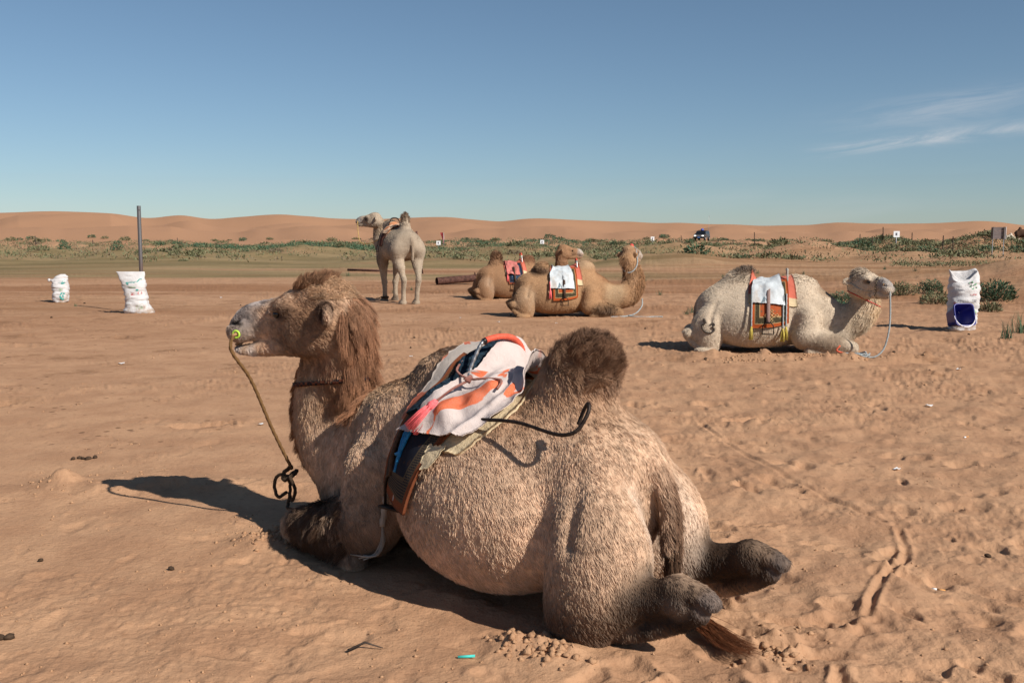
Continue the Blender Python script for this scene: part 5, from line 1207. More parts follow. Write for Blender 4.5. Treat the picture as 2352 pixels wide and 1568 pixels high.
    for i in range(34):
        a = i * .62; rr = .07 + .05 * r.random(); P.append(c + (rr * 1.5 * math.cos(a), rr * math.sin(a), .012 + .05 * r.random()))
    m.tube([(g0[0] - .22, g0[1] - .1, .015)] + P, .010, 7, sub=4, lobes=3, lobe_amp=.2, twist=110); m.build('coil', M_BWROPE, rp)
    m = MB(); m.tube([c + (.0, .10, .02), c + (-.12, .14, .03), c + (-.2, .14, .06), c + (-.16, .16, .12)], .012, 6, sub=5); m.build('orange_strap', plain('orange_strap', (.62, .12, .06), .7), rp)
    ns = host_empty('neck_strap', root, 'thin red neck strap on the cream kneeling camel', 'strap')
    strap('band', ring_on(F, (1.93, -.015, .72), np.array([.95, 0, -.45]), np.array([0, 1, 0.]), .5, 41, .012), .016, .005, plain('red_strap', (.45, .06, .05), .7), ns, (-.5, 0, .8))
    # brown camel
    root, F, V, Q, Lh, HM = oc['brown']
    saddle(dict(u=(.52, .98), pad=SALM, rug=RUG_RUST, blan=(.47, .90), bmat=WHITE, low=111, blan_ph=(-88, 55), st=.45, stph=105, hh=.09, hoff=.03, crumple=1.4, seed=16, cords=[(.46, -70, -88, M_PINK, M_PINK, 9)]), root, F, 'saddle under a white cloth, rust rug and stirrup, on the front brown camel')
    rx = host_empty('halter', root, 'blue and white rope halter on the front brown camel', 'halter'); L = lambda a, b, c: np.array(Lh(a, b, c)); A, B = HM @ np.array([0, 1., 0]), HM @ np.array([0, 0, 1.])
    m = MB(); m.tube(ring_on(F, L(.44, 0, -.02), A, HM @ np.array([.25, 0, 1]), .3, 29, .010), .013, 6); m.build('noseband', M_BWROPE, rx); m = MB(); m.tube(ring_on(F, L(.05, 0, -.12), A, HM @ np.array([-.1, 0, 1.]) * .9 + HM @ np.array([.8, 0, 0]), .35, 29, .02), .013, 6); m.build('throat_lash', M_BWROPE, rx)
    m = MB(); n = 8; a = np.linspace(0, math.pi, n); b = np.linspace(0, 6.283, 9); G = np.array([[(math.sin(i) * math.cos(j), math.sin(i) * math.sin(j), math.cos(i)) for j in b] for i in a]); m.grid(G * .045 + L(.28, 0, .19)); m.build('pompom', plain('red_pompom', (.62, .10, .08), .9, .2, 60, .01), rx)
    rp = host_empty('lead_rope', root, 'pale blue rope trailing on sand before the front brown camel\'s knees', 'rope'); tip = L(.46, -.06, -.16)
    m = MB(); m.tube([(2.28, -.16, .34), (2.26, -.22, .20), (2.14, -.28, .07), (1.98, -.32, .02), (1.80, -.42, .012), (1.62, -.47, .012)], .013, 6, sub=7, lobes=3, lobe_amp=.2, twist=80); m.tube([(1.98, -.32, .02), (2.10, -.45, .014), (2.32, -.50, .012), (2.46, -.44, .012), (2.62, -.46, .012)], .012, 6, sub=7, lobes=3, lobe_amp=.2, twist=80); m.build('line', M_BWROPE, rp)
    # back camel
    root, F, V, Q, Lh, HM = oc['back']
    saddle(dict(u=(.52, .92), pad=SALM, rug=RUG_BLUE, blan=(.50, .80), bmat=PINKB, low=102, blan_ph=(-78, 50), st=.4, stph=96, hh=.13, hoff=.03, wr=.015, crumple=3.0, seed=26, cords=[(.50, -60, -76, M_PINK, M_PINK, 12)]), root, F, 'saddle heaped with a crumpled red cloth over a blue rug, on the rear brown camel')
    # standing camel
    root, F, V, Q, Lh, HM = oc['stand']
    saddle(dict(u=(.62, .90), pad=(.45, .20, .10), rug=plain('dark_rug', (.09, .035, .025), .9, .5, 30, .004), blan=(.50, .82), bmat=ORNG, low=100, blan_ph=(-60, 60), st=.8, stph=100, hh=.12, hmat=M_IRON, grip=M_IRON, pad2=(.10, .05, .035)), root, F, 'orange and cream saddle on the standing cream camel', .93)
    rp = host_empty('lead_rope', root, 'thin yellow lead rope from the standing camel\'s nose back to its saddle', 'rope'); L = lambda a, b, c: np.array(Lh(a, b, c)); m = MB(); a, b = L(.60, .075, -.03), np.array([.95, .36, 1.55])
    m.tube([a, a * .8 + b * .2 + (.0, .10, -.22), a * .55 + b * .45 + (.0, .18, -.34), a * .25 + b * .75 + (0, .10, -.22), b], .010, 6, sub=8); m.build('line', plain('yellow_rope', (.42, .28, .10), .8), rp)
    rh = host_empty('hobble', root, 'dark rope hobble on the standing camel\'s front foot', 'hobble'); m = MB(); t = np.linspace(0, 12.5, 40); m.tube([(1.235 + .085 * math.cos(x), .155 + .085 * math.sin(x), .115 + .012 * math.sin(x * .5)) for x in t], .018, 6); m.tube([(1.23, .24, .12), (1.2, .33, .10), (1.12, .42, .10)], .014, 6, sub=4); m.build('wrap', M_DARKROPE, rh)
def host_empty(name, host, label, cat):
    e = empty(name, host.location, host.rotation_euler[2]); e.scale = host.scale; return tag(e, label, cat)

# ================================================================ things on the flat
def sack(name, label, x, y, prof, rz, mat, seed, prints=(), lean=(0, 0), open_top=False):
    """prof rows: height, half width, half depth, sideways shift"""
    root = empty(name, (x, y, gz(x, y) - .01), rz); tag(root, label, 'sack', None)
    T = cr(np.array(prof, float), 7); n = 44; a = np.linspace(0, 2 * math.pi, n, endpoint=False)
    def pt(hf, ang, off=0.0):
        h = hf * T[-1, 0]; w, d, s = (np.interp(h, T[:, 0], T[:, i]) for i in (1, 2, 3)); e = 2 / 2.6
        c, sn = np.cos(ang), np.sin(ang)
        return np.stack([s + (w + off) * np.sign(c) * np.abs(c) ** e, (d + off) * np.sign(sn) * np.abs(sn) ** e, h + 0 * c], -1)
    H = np.linspace(0, 1, 46); P = np.array([pt(h, a) for h in H]); fl = P.reshape(-1, 3)
    nn = P - P.mean(1)[:, None]; nn[..., 2] = 0; nn /= np.linalg.norm(nn, axis=-1)[..., None] + 1e-6
    def wr(q): return .040 * n3(q * np.array([1, 1, 2.2]), 7, seed) + .030 * n3(q * np.array([1, 1, 3.5]), 13, seed + 1) + .014 * (.5 - np.abs(n3(q * np.array([.8, .8, 3.0]), 11, seed + 2)) * 2)
    P = P + nn * wr(fl).reshape(P.shape[:2])[..., None]
    if open_top:
        dg = lambda c, w: np.exp(-(((np.degrees(a) - c + 180) % 360 - 180) / w) ** 2)
        P[..., 2] += ss(.78, 1.0, H)[:, None] * (-.15 * dg(265, 42) + .05 * dg(35, 35) + .03 * dg(180, 30))[None]
    m = MB(); V = P.reshape(-1, 3); Fc = [(i * n + j, i * n + (j + 1) % n, (i + 1) * n + (j + 1) % n, (i + 1) * n + j) for i in range(len(H) - 1) for j in range(n)]
    Fc.append(tuple(range(n))[::-1])
    if not open_top: Fc.append(tuple((len(H) - 1) * n + j for j in range(n)))
    m.add(V, Fc); body = m.build('bag', mat, root)
    if open_top:
        # inner wall folded down from the mouth and a limp liner
        top = P[-1]; ctr = top.mean(0); R1 = [top, top * .97 + ctr * .03 + (0, 0, .012), top * .90 + ctr * .10 + (0, 0, -.02), top * .86 + ctr * .14 + (0, 0, -.16), top * .8 + ctr * .2 + (0, 0, -.26)]
        m = MB(); Fc = [(i * n + j, i * n + (j + 1) % n, (i + 1) * n + (j + 1) % n, (i + 1) * n + j) for i in range(4) for j in range(n)]; Fc.append(tuple(4 * n + j for j in range(n))); m.add(np.concatenate(R1), Fc); m.build('mouth', mat, root)
    for k, (strokes, c, w) in enumerate(prints):
        m = MB()
        for s in strokes:
            q = np.array(s, float)
            if len(q) > 2 and tuple(q[0]) != tuple(q[-1]) or len(q) == 2: q = np.array([q[0] + (q[-1] - q[0]) * t for t in np.linspace(0, 1, 6)]) if len(q) == 2 else q
            pts = []
            for (uu, hh) in q:                      # uu = angle across the face (-1..1), hh = height fraction
                ang = -math.pi / 2 + uu * .85; p0 = pt(np.array(hh), np.array(ang)); c0 = np.array([np.interp(hh * T[-1, 0], T[:, 0], T[:, 3]), 0, p0[2]]); d = p0 - c0; d /= np.linalg.norm(d) + 1e-6
                pts.append(p0 + d * (wr(p0[None])[0] + .0035))
            pts = np.array(pts); T_ = np.gradient(pts, axis=0); T_ /= np.linalg.norm(T_, axis=1)[:, None] + 1e-9
            nd = pts - np.array([0, 0, 1]) * pts[:, 2:3]; nd = nd / (np.linalg.norm(nd, axis=1)[:, None] + 1e-6); W = np.cross(T_, nd); G = np.stack([pts - W * w / 2, pts + W * w / 2], 1); m.grid(G)
        m.build('print', c, root)
    return root
SEG = {'5': [(1, 1), (0, 1), (0, .5), (1, .5), (1, 0), (0, 0)], '8': [(0, 0), (1, 0), (1, 1), (0, 1), (0, 0), (0, .5), (1, .5)], '0': [(0, 0), (1, 0), (1, 1), (0, 1), (0, 0)]}
def glyphs(txt, x, y, w, h): return [[(x + i * w * 1.35 + a * w, y + b * h) for a, b in SEG[ch]] for i, ch in enumerate(txt)]
def scribble(r, x, y, w, h, n=5):
    out = []
    for i in range(n):
        if r.random() < .5: yy = y + h * r.random(); out.append([(x + w * r.uniform(0, .3), yy), (x + w * r.uniform(.6, 1), yy + h * r.uniform(-.1, .1))])
        else: xx = x + w * r.random(); out.append([(xx, y + h * r.uniform(0, .3)), (xx + w * r.uniform(-.1, .1), y + h * r.uniform(.6, 1))])
    return out
def arcs(x, y, rx, ry, a0, a1, n=14): return [(x + rx * math.cos(t), y + ry * math.sin(t)) for t in np.linspace(a0, a1, n)]
def props():
    t = NT('woven_sack'); v = t.coord(); d = t.noise(v, 5, 5, .6); hgt = t.new('ShaderNodeSeparateXYZ'); t.l.new(v, hgt.inputs[0])
    dirt = t.math('MULTIPLY', t.mapr(d, .45, .7), t.mapr(hgt.outputs[2], .6, .0, .2, .85)); t.color(t.mix(dirt, (.54, .53, .53), (.27, .18, .115))); t.bump(t.math('ADD', t.noise(v, 14, 4), t.math('MULTIPLY', t.noise(v, 60, 3), .3)), .02, .6); t.set(Roughness=.6, Specular_IOR_Level=.3); SACK = t.m
    TEAL, GREEN, PINKR, GREY = plain('teal_print', (.04, .30, .27), .6, .3, 60, 0), plain('green_print', (.14, .32, .19), .6, .3, 60, 0), plain('red_print', (.50, .10, .10), .6, .3, 60, 0), plain('grey_print', (.36, .36, .38), .6, .3, 60, 0)
    PALEG = plain('pale_green_print', (.32, .44, .29), .6, .2, 60, 0)
    r = np.random.default_rng(12)
    sack('feed_sack', 'tall open white sack with green print and 580, blue bucket leaning on it', 7.68, 16.95, [(0, .19, .13, 0), (.06, .215, .16, 0), (.3, .235, .175, .01), (.55, .25, .175, .01), (.78, .245, .15, .01), (.92, .235, .10, .01), (1.0, .235, .07, .0)], rad(-6), SACK, 3,
         [(glyphs('580', .28, .50, .10, .035), GREY, .010), ([arcs(.52, .30, .22, .055, a, a + 1.7) for a in (.3, 2.4, 4.5)], PALEG, .055), ([arcs(.52, .30, .10, .03, .2, 3.4)], PALEG, .04), ([[(.12, .80), (.30, .84)], [(.2, .74), (.75, .80)], [(.3, .70), (.8, .74)]], GREEN, .05), ([[(.30, .79), (.5, .81), (.5, .755), (.3, .74), (.30, .79)], arcs(.40, .775, .06, .018, 0, 6.3)], SACKW(), .014), (scribble(r, -.95, .42, .3, .09, 5), PINKR, .006), (scribble(r, .2, .60, .6, .04, 7), PINKR, .005), (scribble(r, -.8, .685, .8, .03, 10), GREY, .007)], open_top=True)
    sack('feed_sack', 'slumped white sack with teal and red print leaning on the steel pole', -7.78, 20.65, [(0, .30, .16, .03), (.05, .30, .17, .03), (.22, .225, .17, .0), (.45, .225, .15, -.03), (.65, .245, .11, -.06), (.80, .275, .05, -.10), (.86, .29, .018, -.115)], rad(4), SACK, 14,
         [([[(-.45, .745), (.1, .745), (.35, .76), (.65, .82), (.95, .825)]], TEAL, .022), (scribble(r, -.5, .69, .3, .045, 7), TEAL, .012), (scribble(r, .15, .545, .4, .05, 7), TEAL, .010), (scribble(r, -.25, .44, .3, .06, 6), PINKR, .009), (scribble(r, .22, .46, .3, .06, 5), PINKR, .008), (scribble(r, .7, .48, .25, .06, 4), PINKR, .008), (scribble(r, .0, .10, .6, .10, 12), PALEG, .006), (scribble(r, -.4, .62, .7, .03, 6), PALEG, .006)])
    sack('feed_sack', 'small white sack with tied corner and teal round emblem, standing alone', -11.05, 24.35, [(0, .12, .12, 0), (.05, .17, .14, .0), (.25, .185, .15, .01), (.45, .185, .14, .01), (.55, .18, .11, .015), (.64, .13, .07, .05), (.69, .06, .04, .08)], rad(8), SACK, 25,
         [([[(.0, .70), (.4, .74), (.9, .80)], [(.2, .69), (.9, .72)], [(.3, .66), (.9, .665)]], TEAL, .022), ([arcs(.5, .24, .36, .11, a, a + 2.2) for a in (.5, 3.0)], TEAL, .040), ([[(.4, .28), (.55, .22)], [(.45, .20), (.62, .19)]], TEAL, .035), (scribble(r, .0, .40, .6, .12, 10), PALEG, .006)])
    ear = MB(); q = np.array([-11.05 - .2, 24.3, gz(-11.05, 24.35) + .53]); ear.tube([q + (.08, 0, -.02), q + (.02, 0, .0), q, q + (-.03, 0, .005), q + (-.06, 0, .0)], [.06, .035, .022, .045, .035], 9, sub=3); e = ear.build('tied_corner', SACK, [o for o in bpy.data.objects if o.get('label', '').startswith('small white sack')][0]); e.matrix_parent_inverse = Matrix.Translation((-11.05, 24.35, gz(-11.05, 24.35) - .01)).inverted() @ Matrix.Identity(4) if False else (Matrix.Translation((-11.05, 24.35, gz(-11.05, 24.35) - .01)) @ Matrix.Rotation(rad(8), 4, 'Z')).inverted()
    # ---- blue bucket tipped towards us
    bx, by = 7.47, 16.62; b = empty('bucket', (bx, by, gz(bx, by)), rad(8)); tag(b, 'square dark blue plastic bucket lying on its side against the tall white sack', 'bucket')
    def rsq(s, k, z, n=40):
        a = np.linspace(0, 2 * math.pi, n, endpoint=False); c, sn = np.cos(a), np.sin(a); e = 2 / 6.0
        return np.stack([s * np.sign(c) * np.abs(c) ** e, s * 1.05 * np.sign(sn) * np.abs(sn) ** e, 0 * c + z], -1)
    rows = [rsq(.125, 0, 0), rsq(.165, 0, .30), rsq(.182, 0, .302), rsq(.182, 0, .335), rsq(.168, 0, .338), rsq(.160, 0, .30), rsq(.120, 0, .012)]; n = 40; R = np.array(Matrix.Rotation(rad(72), 3, 'X')); V = np.concatenate(rows) @ R.T
    off = np.array([0, .13, .19]); V = V + off
    Fc = [(i * n + j, i * n + (j + 1) % n, (i + 1) * n + (j + 1) % n, (i + 1) * n + j) for i in range(len(rows) - 1) for j in range(n)] + [tuple(range(n))[::-1], tuple((len(rows) - 1) * n + j for j in range(n))]
    MBL = NT('blue_plastic'); MBL.color((.018, .022, .20)).set(Roughness=.35, Specular_IOR_Level=.5); m = MB(); m.add(V, Fc); m.build('tub', MBL.m, b)
    hp = np.array([(.185 * math.cos(t_), -.02 - .19 * math.sin(t_) ** 1.0, .325 + .01 * math.sin(t_)) for t_ in np.linspace(0, math.pi, 17)]); hp = hp @ R.T + off; m = MB(); m.tube(hp, .009, 8); m.tube(hp[6:11], .012, 8); m.build('bail', NT('white_plastic').color((.75, .73, .76)).set(Roughness=.4).m, b)
    # ---- steel pole
    px, py = -7.90, 21.25; z = gz(px, py); pl = empty('pole', (px, py, z)); tag(pl, 'tall upright steel pole, rusty towards the ground, behind the slumped sack', 'pole')
    t = NT('rusting_steel'); v = t.coord(); s_ = t.new('ShaderNodeSeparateXYZ'); t.l.new(v, s_.inputs[0]); k = t.mapr(t.math('ADD', s_.outputs[2], t.math('MULTIPLY', t.noise(v, 4, 4), 1.0)), 2.0, 1.1)
    t.color(t.mix(k, (.20, .20, .205), (.105, .045, .03))); t.put(t.mapr(k, 0, 1, .75, .1), t.b.inputs['Metallic']); t.set(Roughness=.45); t.bump(t.noise(v, 40, 4), .002); m = MB(); m.tube([(0, 0, -.1), (0, 0, 2.24)], .040, 20, False); m.tube([(0, 0, 2.24), (0, 0, 2.242), (0, 0, 1.9)], [.040, .034, .034], 20, False); m.build('tube', t.m, pl, True)
    m = MB(); m.tube([(.02, -.036, 2.15), (.02, -.041, 2.15)], .010, 10); m.build('bolt_hole', M_BLACK, pl)
    # ---- fallen ribbed pipe
    x0, x1 = np.array([-2.56, 33.9]), np.array([-1.30, 34.6]); ang = math.atan2(*(x1 - x0)[::-1]); L = np.hypot(*(x1 - x0)); z = gz(*((x0 + x1) / 2)); pp = empty('drain_pipe', (x0[0], x0[1], z + .02), ang); tag(pp, 'rusty ribbed metal pipe lying on the sand', 'pipe')
    xs = np.linspace(0, L, 120); m = MB(); rr = .125 + .006 * np.sin(xs * 2 * math.pi / .055); m.tube([(x, 0, .115 + .05 * x) for x in xs], rr, 18, False); m.tube([(x, 0, .115 + .05 * x) for x in xs[::-1]], .112, 18, False)
    RUST = plain('dark_rust', (.085, .040, .030), .8, .45, 12, .01); m.build('tube', RUST, pp); m = MB(); m.tube([(L, 0, .10), (L + .02, 0, .36), (L - .01, 0, .40)], [.03, .025, .008], 6); m.tube([(L - .006, 0, .115 + .05 * L), (L + .03, 0, .115 + .05 * L)], .142, 18, True); m.build('flange', RUST, pp)
    # ---- fallen beam and leaning iron post
    z = gz(-7.3, 48.6); m = MB(); m.tube([(-8.05, 48.9, z + .06), (-6.9, 48.5, z + .05), (-5.6, 48.1, z + .0)], [.065, .06, .03], 6); tag(m.build('fallen_rail', RUST, None), 'dark rusty rail lying flat on the grass beyond the standing camel', 'rail')
    z = gz(-4.3, 46); m = MB(); m.tube([(-4.12, 46, z - .1), (-4.40, 46.1, z + 1.95)], [.05, .045], 8); tag(m.build('post', RUST, None), 'leaning rusty iron post behind the standing camel\'s rump', 'post')
    # ---- signs, flag, fence posts
    WP, GALV = plain('white_paint', (.74, .75, .76), .6, .1, 20, 0), plain('galvanised', (.38, .40, .42), .5, .2, 30, .001, .6)
    def small_sign(px_, d, zb, h, w, hh, label, mark=True):
        x = (px_ - 1176) / 2287 * d; z = gz(x, d); e = empty('sign', (x, d, z)); tag(e, label, 'sign'); m = MB(); m.tube([(0, 0, -.1), (0, 0, h)], .035, 6); m.build('post', GALV, e); m = MB(); m.box((0, -.05, h), (w, .03, hh)); p = m.build('panel', WP, e, False)
        if mark: m = MB(); m.box((-.04 * w, -.068, h), (w * .3, .006, hh * .45)); m.build('mark', plain('dark_mark', (.12, .12, .14), .6), p, False)
    small_sign(1008, 120, 0, .75, .52, .48, 'tiny white sign left of the red flag among the shrubs'); small_sign(1245, 130, 0, .75, .5, .5, 'tiny white sign on scrub beyond the kneeling brown camels'); small_sign(1497, 140, 0, .9, .5, .55, 'tiny grey sign at the fence far left of the car'); small_sign(2054, 95, 0, 1.5, .58, .58, 'white square sign on a tall grey post among green hummocks')
    x = (1020 - 1176) / 2287 * 118; z = gz(x, 118); f = empty('flag', (x, 118, z)); tag(f, 'tall narrow red flag on a pole beyond the shrubs', 'flag'); m = MB(); m.tube([(0, 0, -.2), (0, 0, 1.9)], .03, 6); m.build('pole', GALV, f); m = MB(); G = np.array([[(-.02 - w_ * (.34 - .3 * (1 - k)) + .05 * math.sin(k * 5), .06 * math.sin(6 * k + 4 * w_), .55 + 1.35 * k) for w_ in (0, .33, .66, 1)] for k in np.linspace(0, 1, 14)]); m.grid(G); m.grid(G + (0, .012, 0)); m.build('banner', plain('red_banner', (.30, .045, .05), .8, .3, 5, 0), f)
    POST = plain('weathered_post', (.055, .04, .032), .9, .4, 20, .004); e0 = None
    for i, (px_, d, h) in enumerate([(87, 120, 1.1), (217, 125, 1.0), (411, 125, .9), (1511, 150, .9), (1522, 150, 1.2), (1536, 148, 1.1), (1540, 147, .8), (1563, 145, 1.4), (1567, 120, 1.2), (1590, 142, 1.35), (1646, 140, 1.3), (1681, 138, 1.25), (1731, 105, 2.0), (1828, 128, .9), (1848, 126, .9), (1971, 105, 1.3), (1999, 92, 1.5), (2024, 100, 1.3), (2090, 95, 1.2), (2161, 84, 1.6), (2184, 82, 1.5), (700, 126, .9), (860, 128, 1.0), (1300, 150, .9), (1380, 150, .9)]):
        x = (px_ - 1176) / 2287 * d
        if e0 is None: m = MB(); m.tube([(0, 0, -.25), (.01, 0, .5), (0, 0, 1.0)], [.048, .045, .042], 7); e0 = m.build('fence_post', POST, None, False); o = e0
        else: o = e0.copy(); col.objects.link(o)
        o.location = (x, d, gz(x, d)); o.scale = (1, 1, h); o.rotation_euler = (0, random.uniform(-.06, .06), random.uniform(0, 3)); tag(o, 'dark wooden fence post far off in the scrub below the dunes', 'fence post', 'fence posts in the scrub')
    # ---- board seen from behind
    d = 75; x = (2287 - 1176) / 2287 * d; z = gz(x, d); e = empty('notice_board', (x, d, z), rad(-14)); tag(e, 'large notice board on two legs seen from its unpainted back', 'board'); BK = plain('board_back', (.20, .165, .16), .8, .15, 3, .004)
    for i in range(3): m = MB(); m.box((0, 0, 1.50 + i * .30), (1.0, .05, .292)); m.build('plank', BK, e, False)
    m = MB(); m.box((.515, -.005, 1.8), (.03, .08, .93)); m.build('edge_trim', WP, e, False)
    for s_ in (-1, 1): m = MB(); m.box((s_ * .38, -.045, .85), (.045, .045, 2.7)); m.build('leg', GALV, e, False); m = MB(); m.box((s_ * .38 - .03, -.08, 1.8), (.07, .03, .92)); m.build('batten', POST, e, False)
    suv()
    far_camels()
    # ---- litter
    def bit(name, label, cat, x, y, build, group=None):
        m = MB(); build(m); o = m.build(name, build.mat, None); o.location = (x, y, gz(x, y)); return tag(o, label, cat, group)
    def mk(mat, f): f.mat = mat; return f
    bit('plastic_stick', 'short turquoise plastic stick lying on the foreground sand', 'litter', -.17, 3.57, mk(NT('turquoise').color((.06, .48, .42)).set(Roughness=.4).m, lambda m: m.tube([(-.032, -.004, .006), (.032, .004, .007)], .0055, 8)))
    for x, y, a, lb in ((1.92, 4.36, -.5, 'cigarette butt with orange filter on trampled sand behind the big camel'), (3.54, 7.65, .6, 'white and green cigarette butt on trampled sand below the cream camel')):
        c, s_ = math.cos(a), math.sin(a); root = empty('cigarette_butt', (x, y, gz(x, y))); tag(root, lb, 'litter'); m = MB(); m.tube([(0, 0, .006), (.035 * c, .035 * s_, .006)], .0055, 8); m.build('filter', plain('filter_paper', (.55, .27, .09), .8), root); m = MB(); m.tube([(0, 0, .006), (-.022 * c, -.022 * s_, .006)], .0055, 8); m.build('paper', WP, root)
    SCR = plain('paper_scrap', (.78, .77, .76), .7, .1, 30, 0); r = np.random.default_rng(31); first = None
    for i, (x, y) in enumerate([(-2.09, 8.17), (-1.05, 9.6), (-1.35, 13.2), (-1.0, 19.3), (-.25, 18.2), (3.9, 9.2), (2.6, 6.6), (5.2, 11.5), (-4.9, 12.4), (.8, 17.9), (-7.6, 26), (6.9, 13)]):
        if first is None: m = MB(); G = np.array([[(a, b, .012 + .012 * r.random()) for b in (-.02, 0, .02)] for a in (-.03, 0, .03)]); m.grid(G); m.grid(G + (0, 0, -.002)); first = m.build('paper_scrap', SCR, None); o = first
        else: o = first.copy(); col.objects.link(o)
        sc_ = r.uniform(.4, .8) * (1 + .04 * y); o.scale = (sc_, sc_, sc_); o.rotation_euler = (0, 0, r.uniform(0, 6)); o.location = (x, y, gz(x, y)); tag(o, 'small white scrap of paper or plastic dropped on the sand', 'litter', 'white scraps on the sand')
    # droppings
    DG = plain('dung', (.055, .034, .021), .9, .3, 60, .004); first = None
    for i in range(34):
        if i < 5: x, y = -3.1 + .035 * i, 6.93 + r.uniform(-.02, .02)
        elif i < 9: x, y = -2.05 + .03 * (i - 5), 3.74 + r.uniform(-.02, .02)
        elif i < 14: x, y = -.8 + r.uniform(-.15, .2), 13.6 + r.uniform(-.2, .2)
        else: y = 4 + 22 * r.random() ** 1.3; x = y * r.uniform(-.5, .52)
        if math.hypot((x + .2), (y - 4.7)) < 1.3: continue
        if first is None: first = blob_mesh('dropping', DG, .015, r); o = first
        else: o = first.copy(); col.objects.link(o)
        s_ = r.uniform(.6, 1.25) * (1.4 if y > 12 else 1); o.scale = (s_ * 1.3, s_, s_ * .8); o.rotation_euler = (0, 0, r.uniform(0, 6)); o.location = (x, y, gz(x, y) + .008); tag(o, 'small dark dried camel dropping on the sand', 'dropping', 'droppings scattered on the sand')
    m = MB(); m.tube([(0, 0, .01), (.06, .03, .03), (.13, .02, .012)], [.006, .005, .002], 5); o = m.build('twig', POST, None); o.location = (-.62, 3.62, gz(-.62, 3.62)); tag(o, 'thin dark twig on the foreground sand', 'twig')
def SACKW(): return plain('white_print', (.80, .80, .80), .6, .1, 30, 0)
def blob_mesh(name, mat, rd, r, sub=2, amp=.3):
    bm = bmesh.new(); bmesh.ops.create_icosphere(bm, subdivisions=sub, radius=rd); P = np.array([v.co[:] for v in bm.verts]); k = 1 + amp * n3(P / rd, 1.7, int(r.integers(0, 999))) * 2
    for v, s_ in zip(bm.verts, k): v.co *= float(s_)
    me = bpy.data.meshes.new(name); bm.to_mesh(me); bm.free(); me.materials.append(mat); me.polygons.foreach_set('use_smooth', np.ones(len(me.polygons), bool)); o = bpy.data.objects.new(name, me); col.objects.link(o); return o
def suv():
    d = 172; x = (1610 - 1176) / 2287 * d; e = empty('car', (x, d, gz(x, d) + .05), rad(-90 - 24)); tag(e, 'dark four-wheel-drive car with lights on and blue load on its roof, far below the dunes', 'car')
    P_ = NT('dark_paint').color((.035, .037, .042)).set(Roughness=.3, Specular_IOR_Level=.5).m; GL = NT('car_glass').color((.01, .012, .015)).set(Roughness=.08, Specular_IOR_Level=.6).m; SIL = plain('silver_trim', (.30, .31, .32), .4, .1, 20, 0, .5); TY = plain('tyre', (.012, .012, .012), .9)
    prof = [(2.25, .55), (2.28, .85), (2.15, 1.05), (1.15, 1.15), (.55, 1.72), (-1.9, 1.76), (-2.25, 1.45), (-2.3, .55)]
    m = MB(); n = len(prof); V = [(a, s_ * (.92 if z < 1.2 else .78), z) for s_ in (-1, 1) for a, z in prof]; m.add(V, [tuple(range(n))[::-1], tuple(range(n, 2 * n))] + [(i, (i + 1) % n, n + (i + 1) % n, n + i) for i in range(n)]); m.build('body', P_, e, False)
    m = MB(); m.add([(1.13, -.78, 1.19), (1.13, .78, 1.19), (.60, .68, 1.69), (.60, -.68, 1.69)], [(0, 1, 2, 3)]); o = m.build('windscreen', GL, e, False); o.location = (.012, 0, .012)
    for s_ in (-1, 1):
        for a, b in ((.45, -.45), (-.55, -1.4)): m = MB(); m.add([(a + .3, s_ * .905, 1.22), (b, s_ * .905, 1.22), (b, s_ * .80, 1.64), (a, s_ * .80, 1.64)], [(0, 1, 2, 3)]); m.build('side_window', GL, e, False)
        m = MB(); m.box((2.235, s_ * .66, .90), (.10, .34, .17)); m.build('headlight', NT('headlight').color((.9, .9, .88)).set(Emission_Color=(.95, 1, .93, 1), Emission_Strength=1.2).m, e, False)
        m = MB(); m.box((.85, s_ * 1.02, 1.22), (.12, .18, .16)); m.build('mirror', SIL, e, False)
        for a in (1.45, -1.4): m = MB(); m.tube([(a, s_ * .70, .40), (a, s_ * .96, .40)], .40, 16); w = m.build('wheel', TY, e); m = MB(); m.tube([(a, s_ * .95, .40), (a, s_ * .975, .40)], .22, 12); m.build('rim', SIL, w)
    m = MB(); m.box((2.30, 0, .90), (.05, .8, .20)); m.build('grille', SIL, e, False); m = MB(); m.box((2.33, 0, .62), (.03, .48, .16)); m.build('number_plate', plain('blue_plate', (.10, .22, .50), .5), e, False); m = MB(); m.box((2.26, 0, .55), (.12, 1.8, .22)); m.build('bumper', TY, e, False)
    m = MB(); m.tube([(-.9, -.2, 1.80), (-.6, -.1, 1.90), (.0, .0, 1.86), (.2, .05, 1.80)], [.15, .28, .25, .1], 8); m.build('roof_load', plain('blue_tarp', (.07, .10, .36), .7), e); m = MB(); m.box((-.5, 0, 1.80), (1.9, 1.3, .05)); m.build('roof_rack', TY, e, False)
    m = MB(); m.tube([(-1.9, .7, 1.7), (-1.95, .7, 3.3), (-2.0, .7, 4.3)], [.03, .025, .02], 5); a = m.build('whip_aerial', WPOLE(), e); m = MB(); m.grid(np.array([[(-2.0 - .16 * k, .7 + .05 * math.sin(5 * k), 4.1 + .28 * w_) for k in (0, .5, 1)] for w_ in (0, 1)])); m.build('pennant', plain('dark_pennant', (.04, .04, .05), .8), a)
def WPOLE(): return plain('white_pole', (.55, .5, .48), .6)
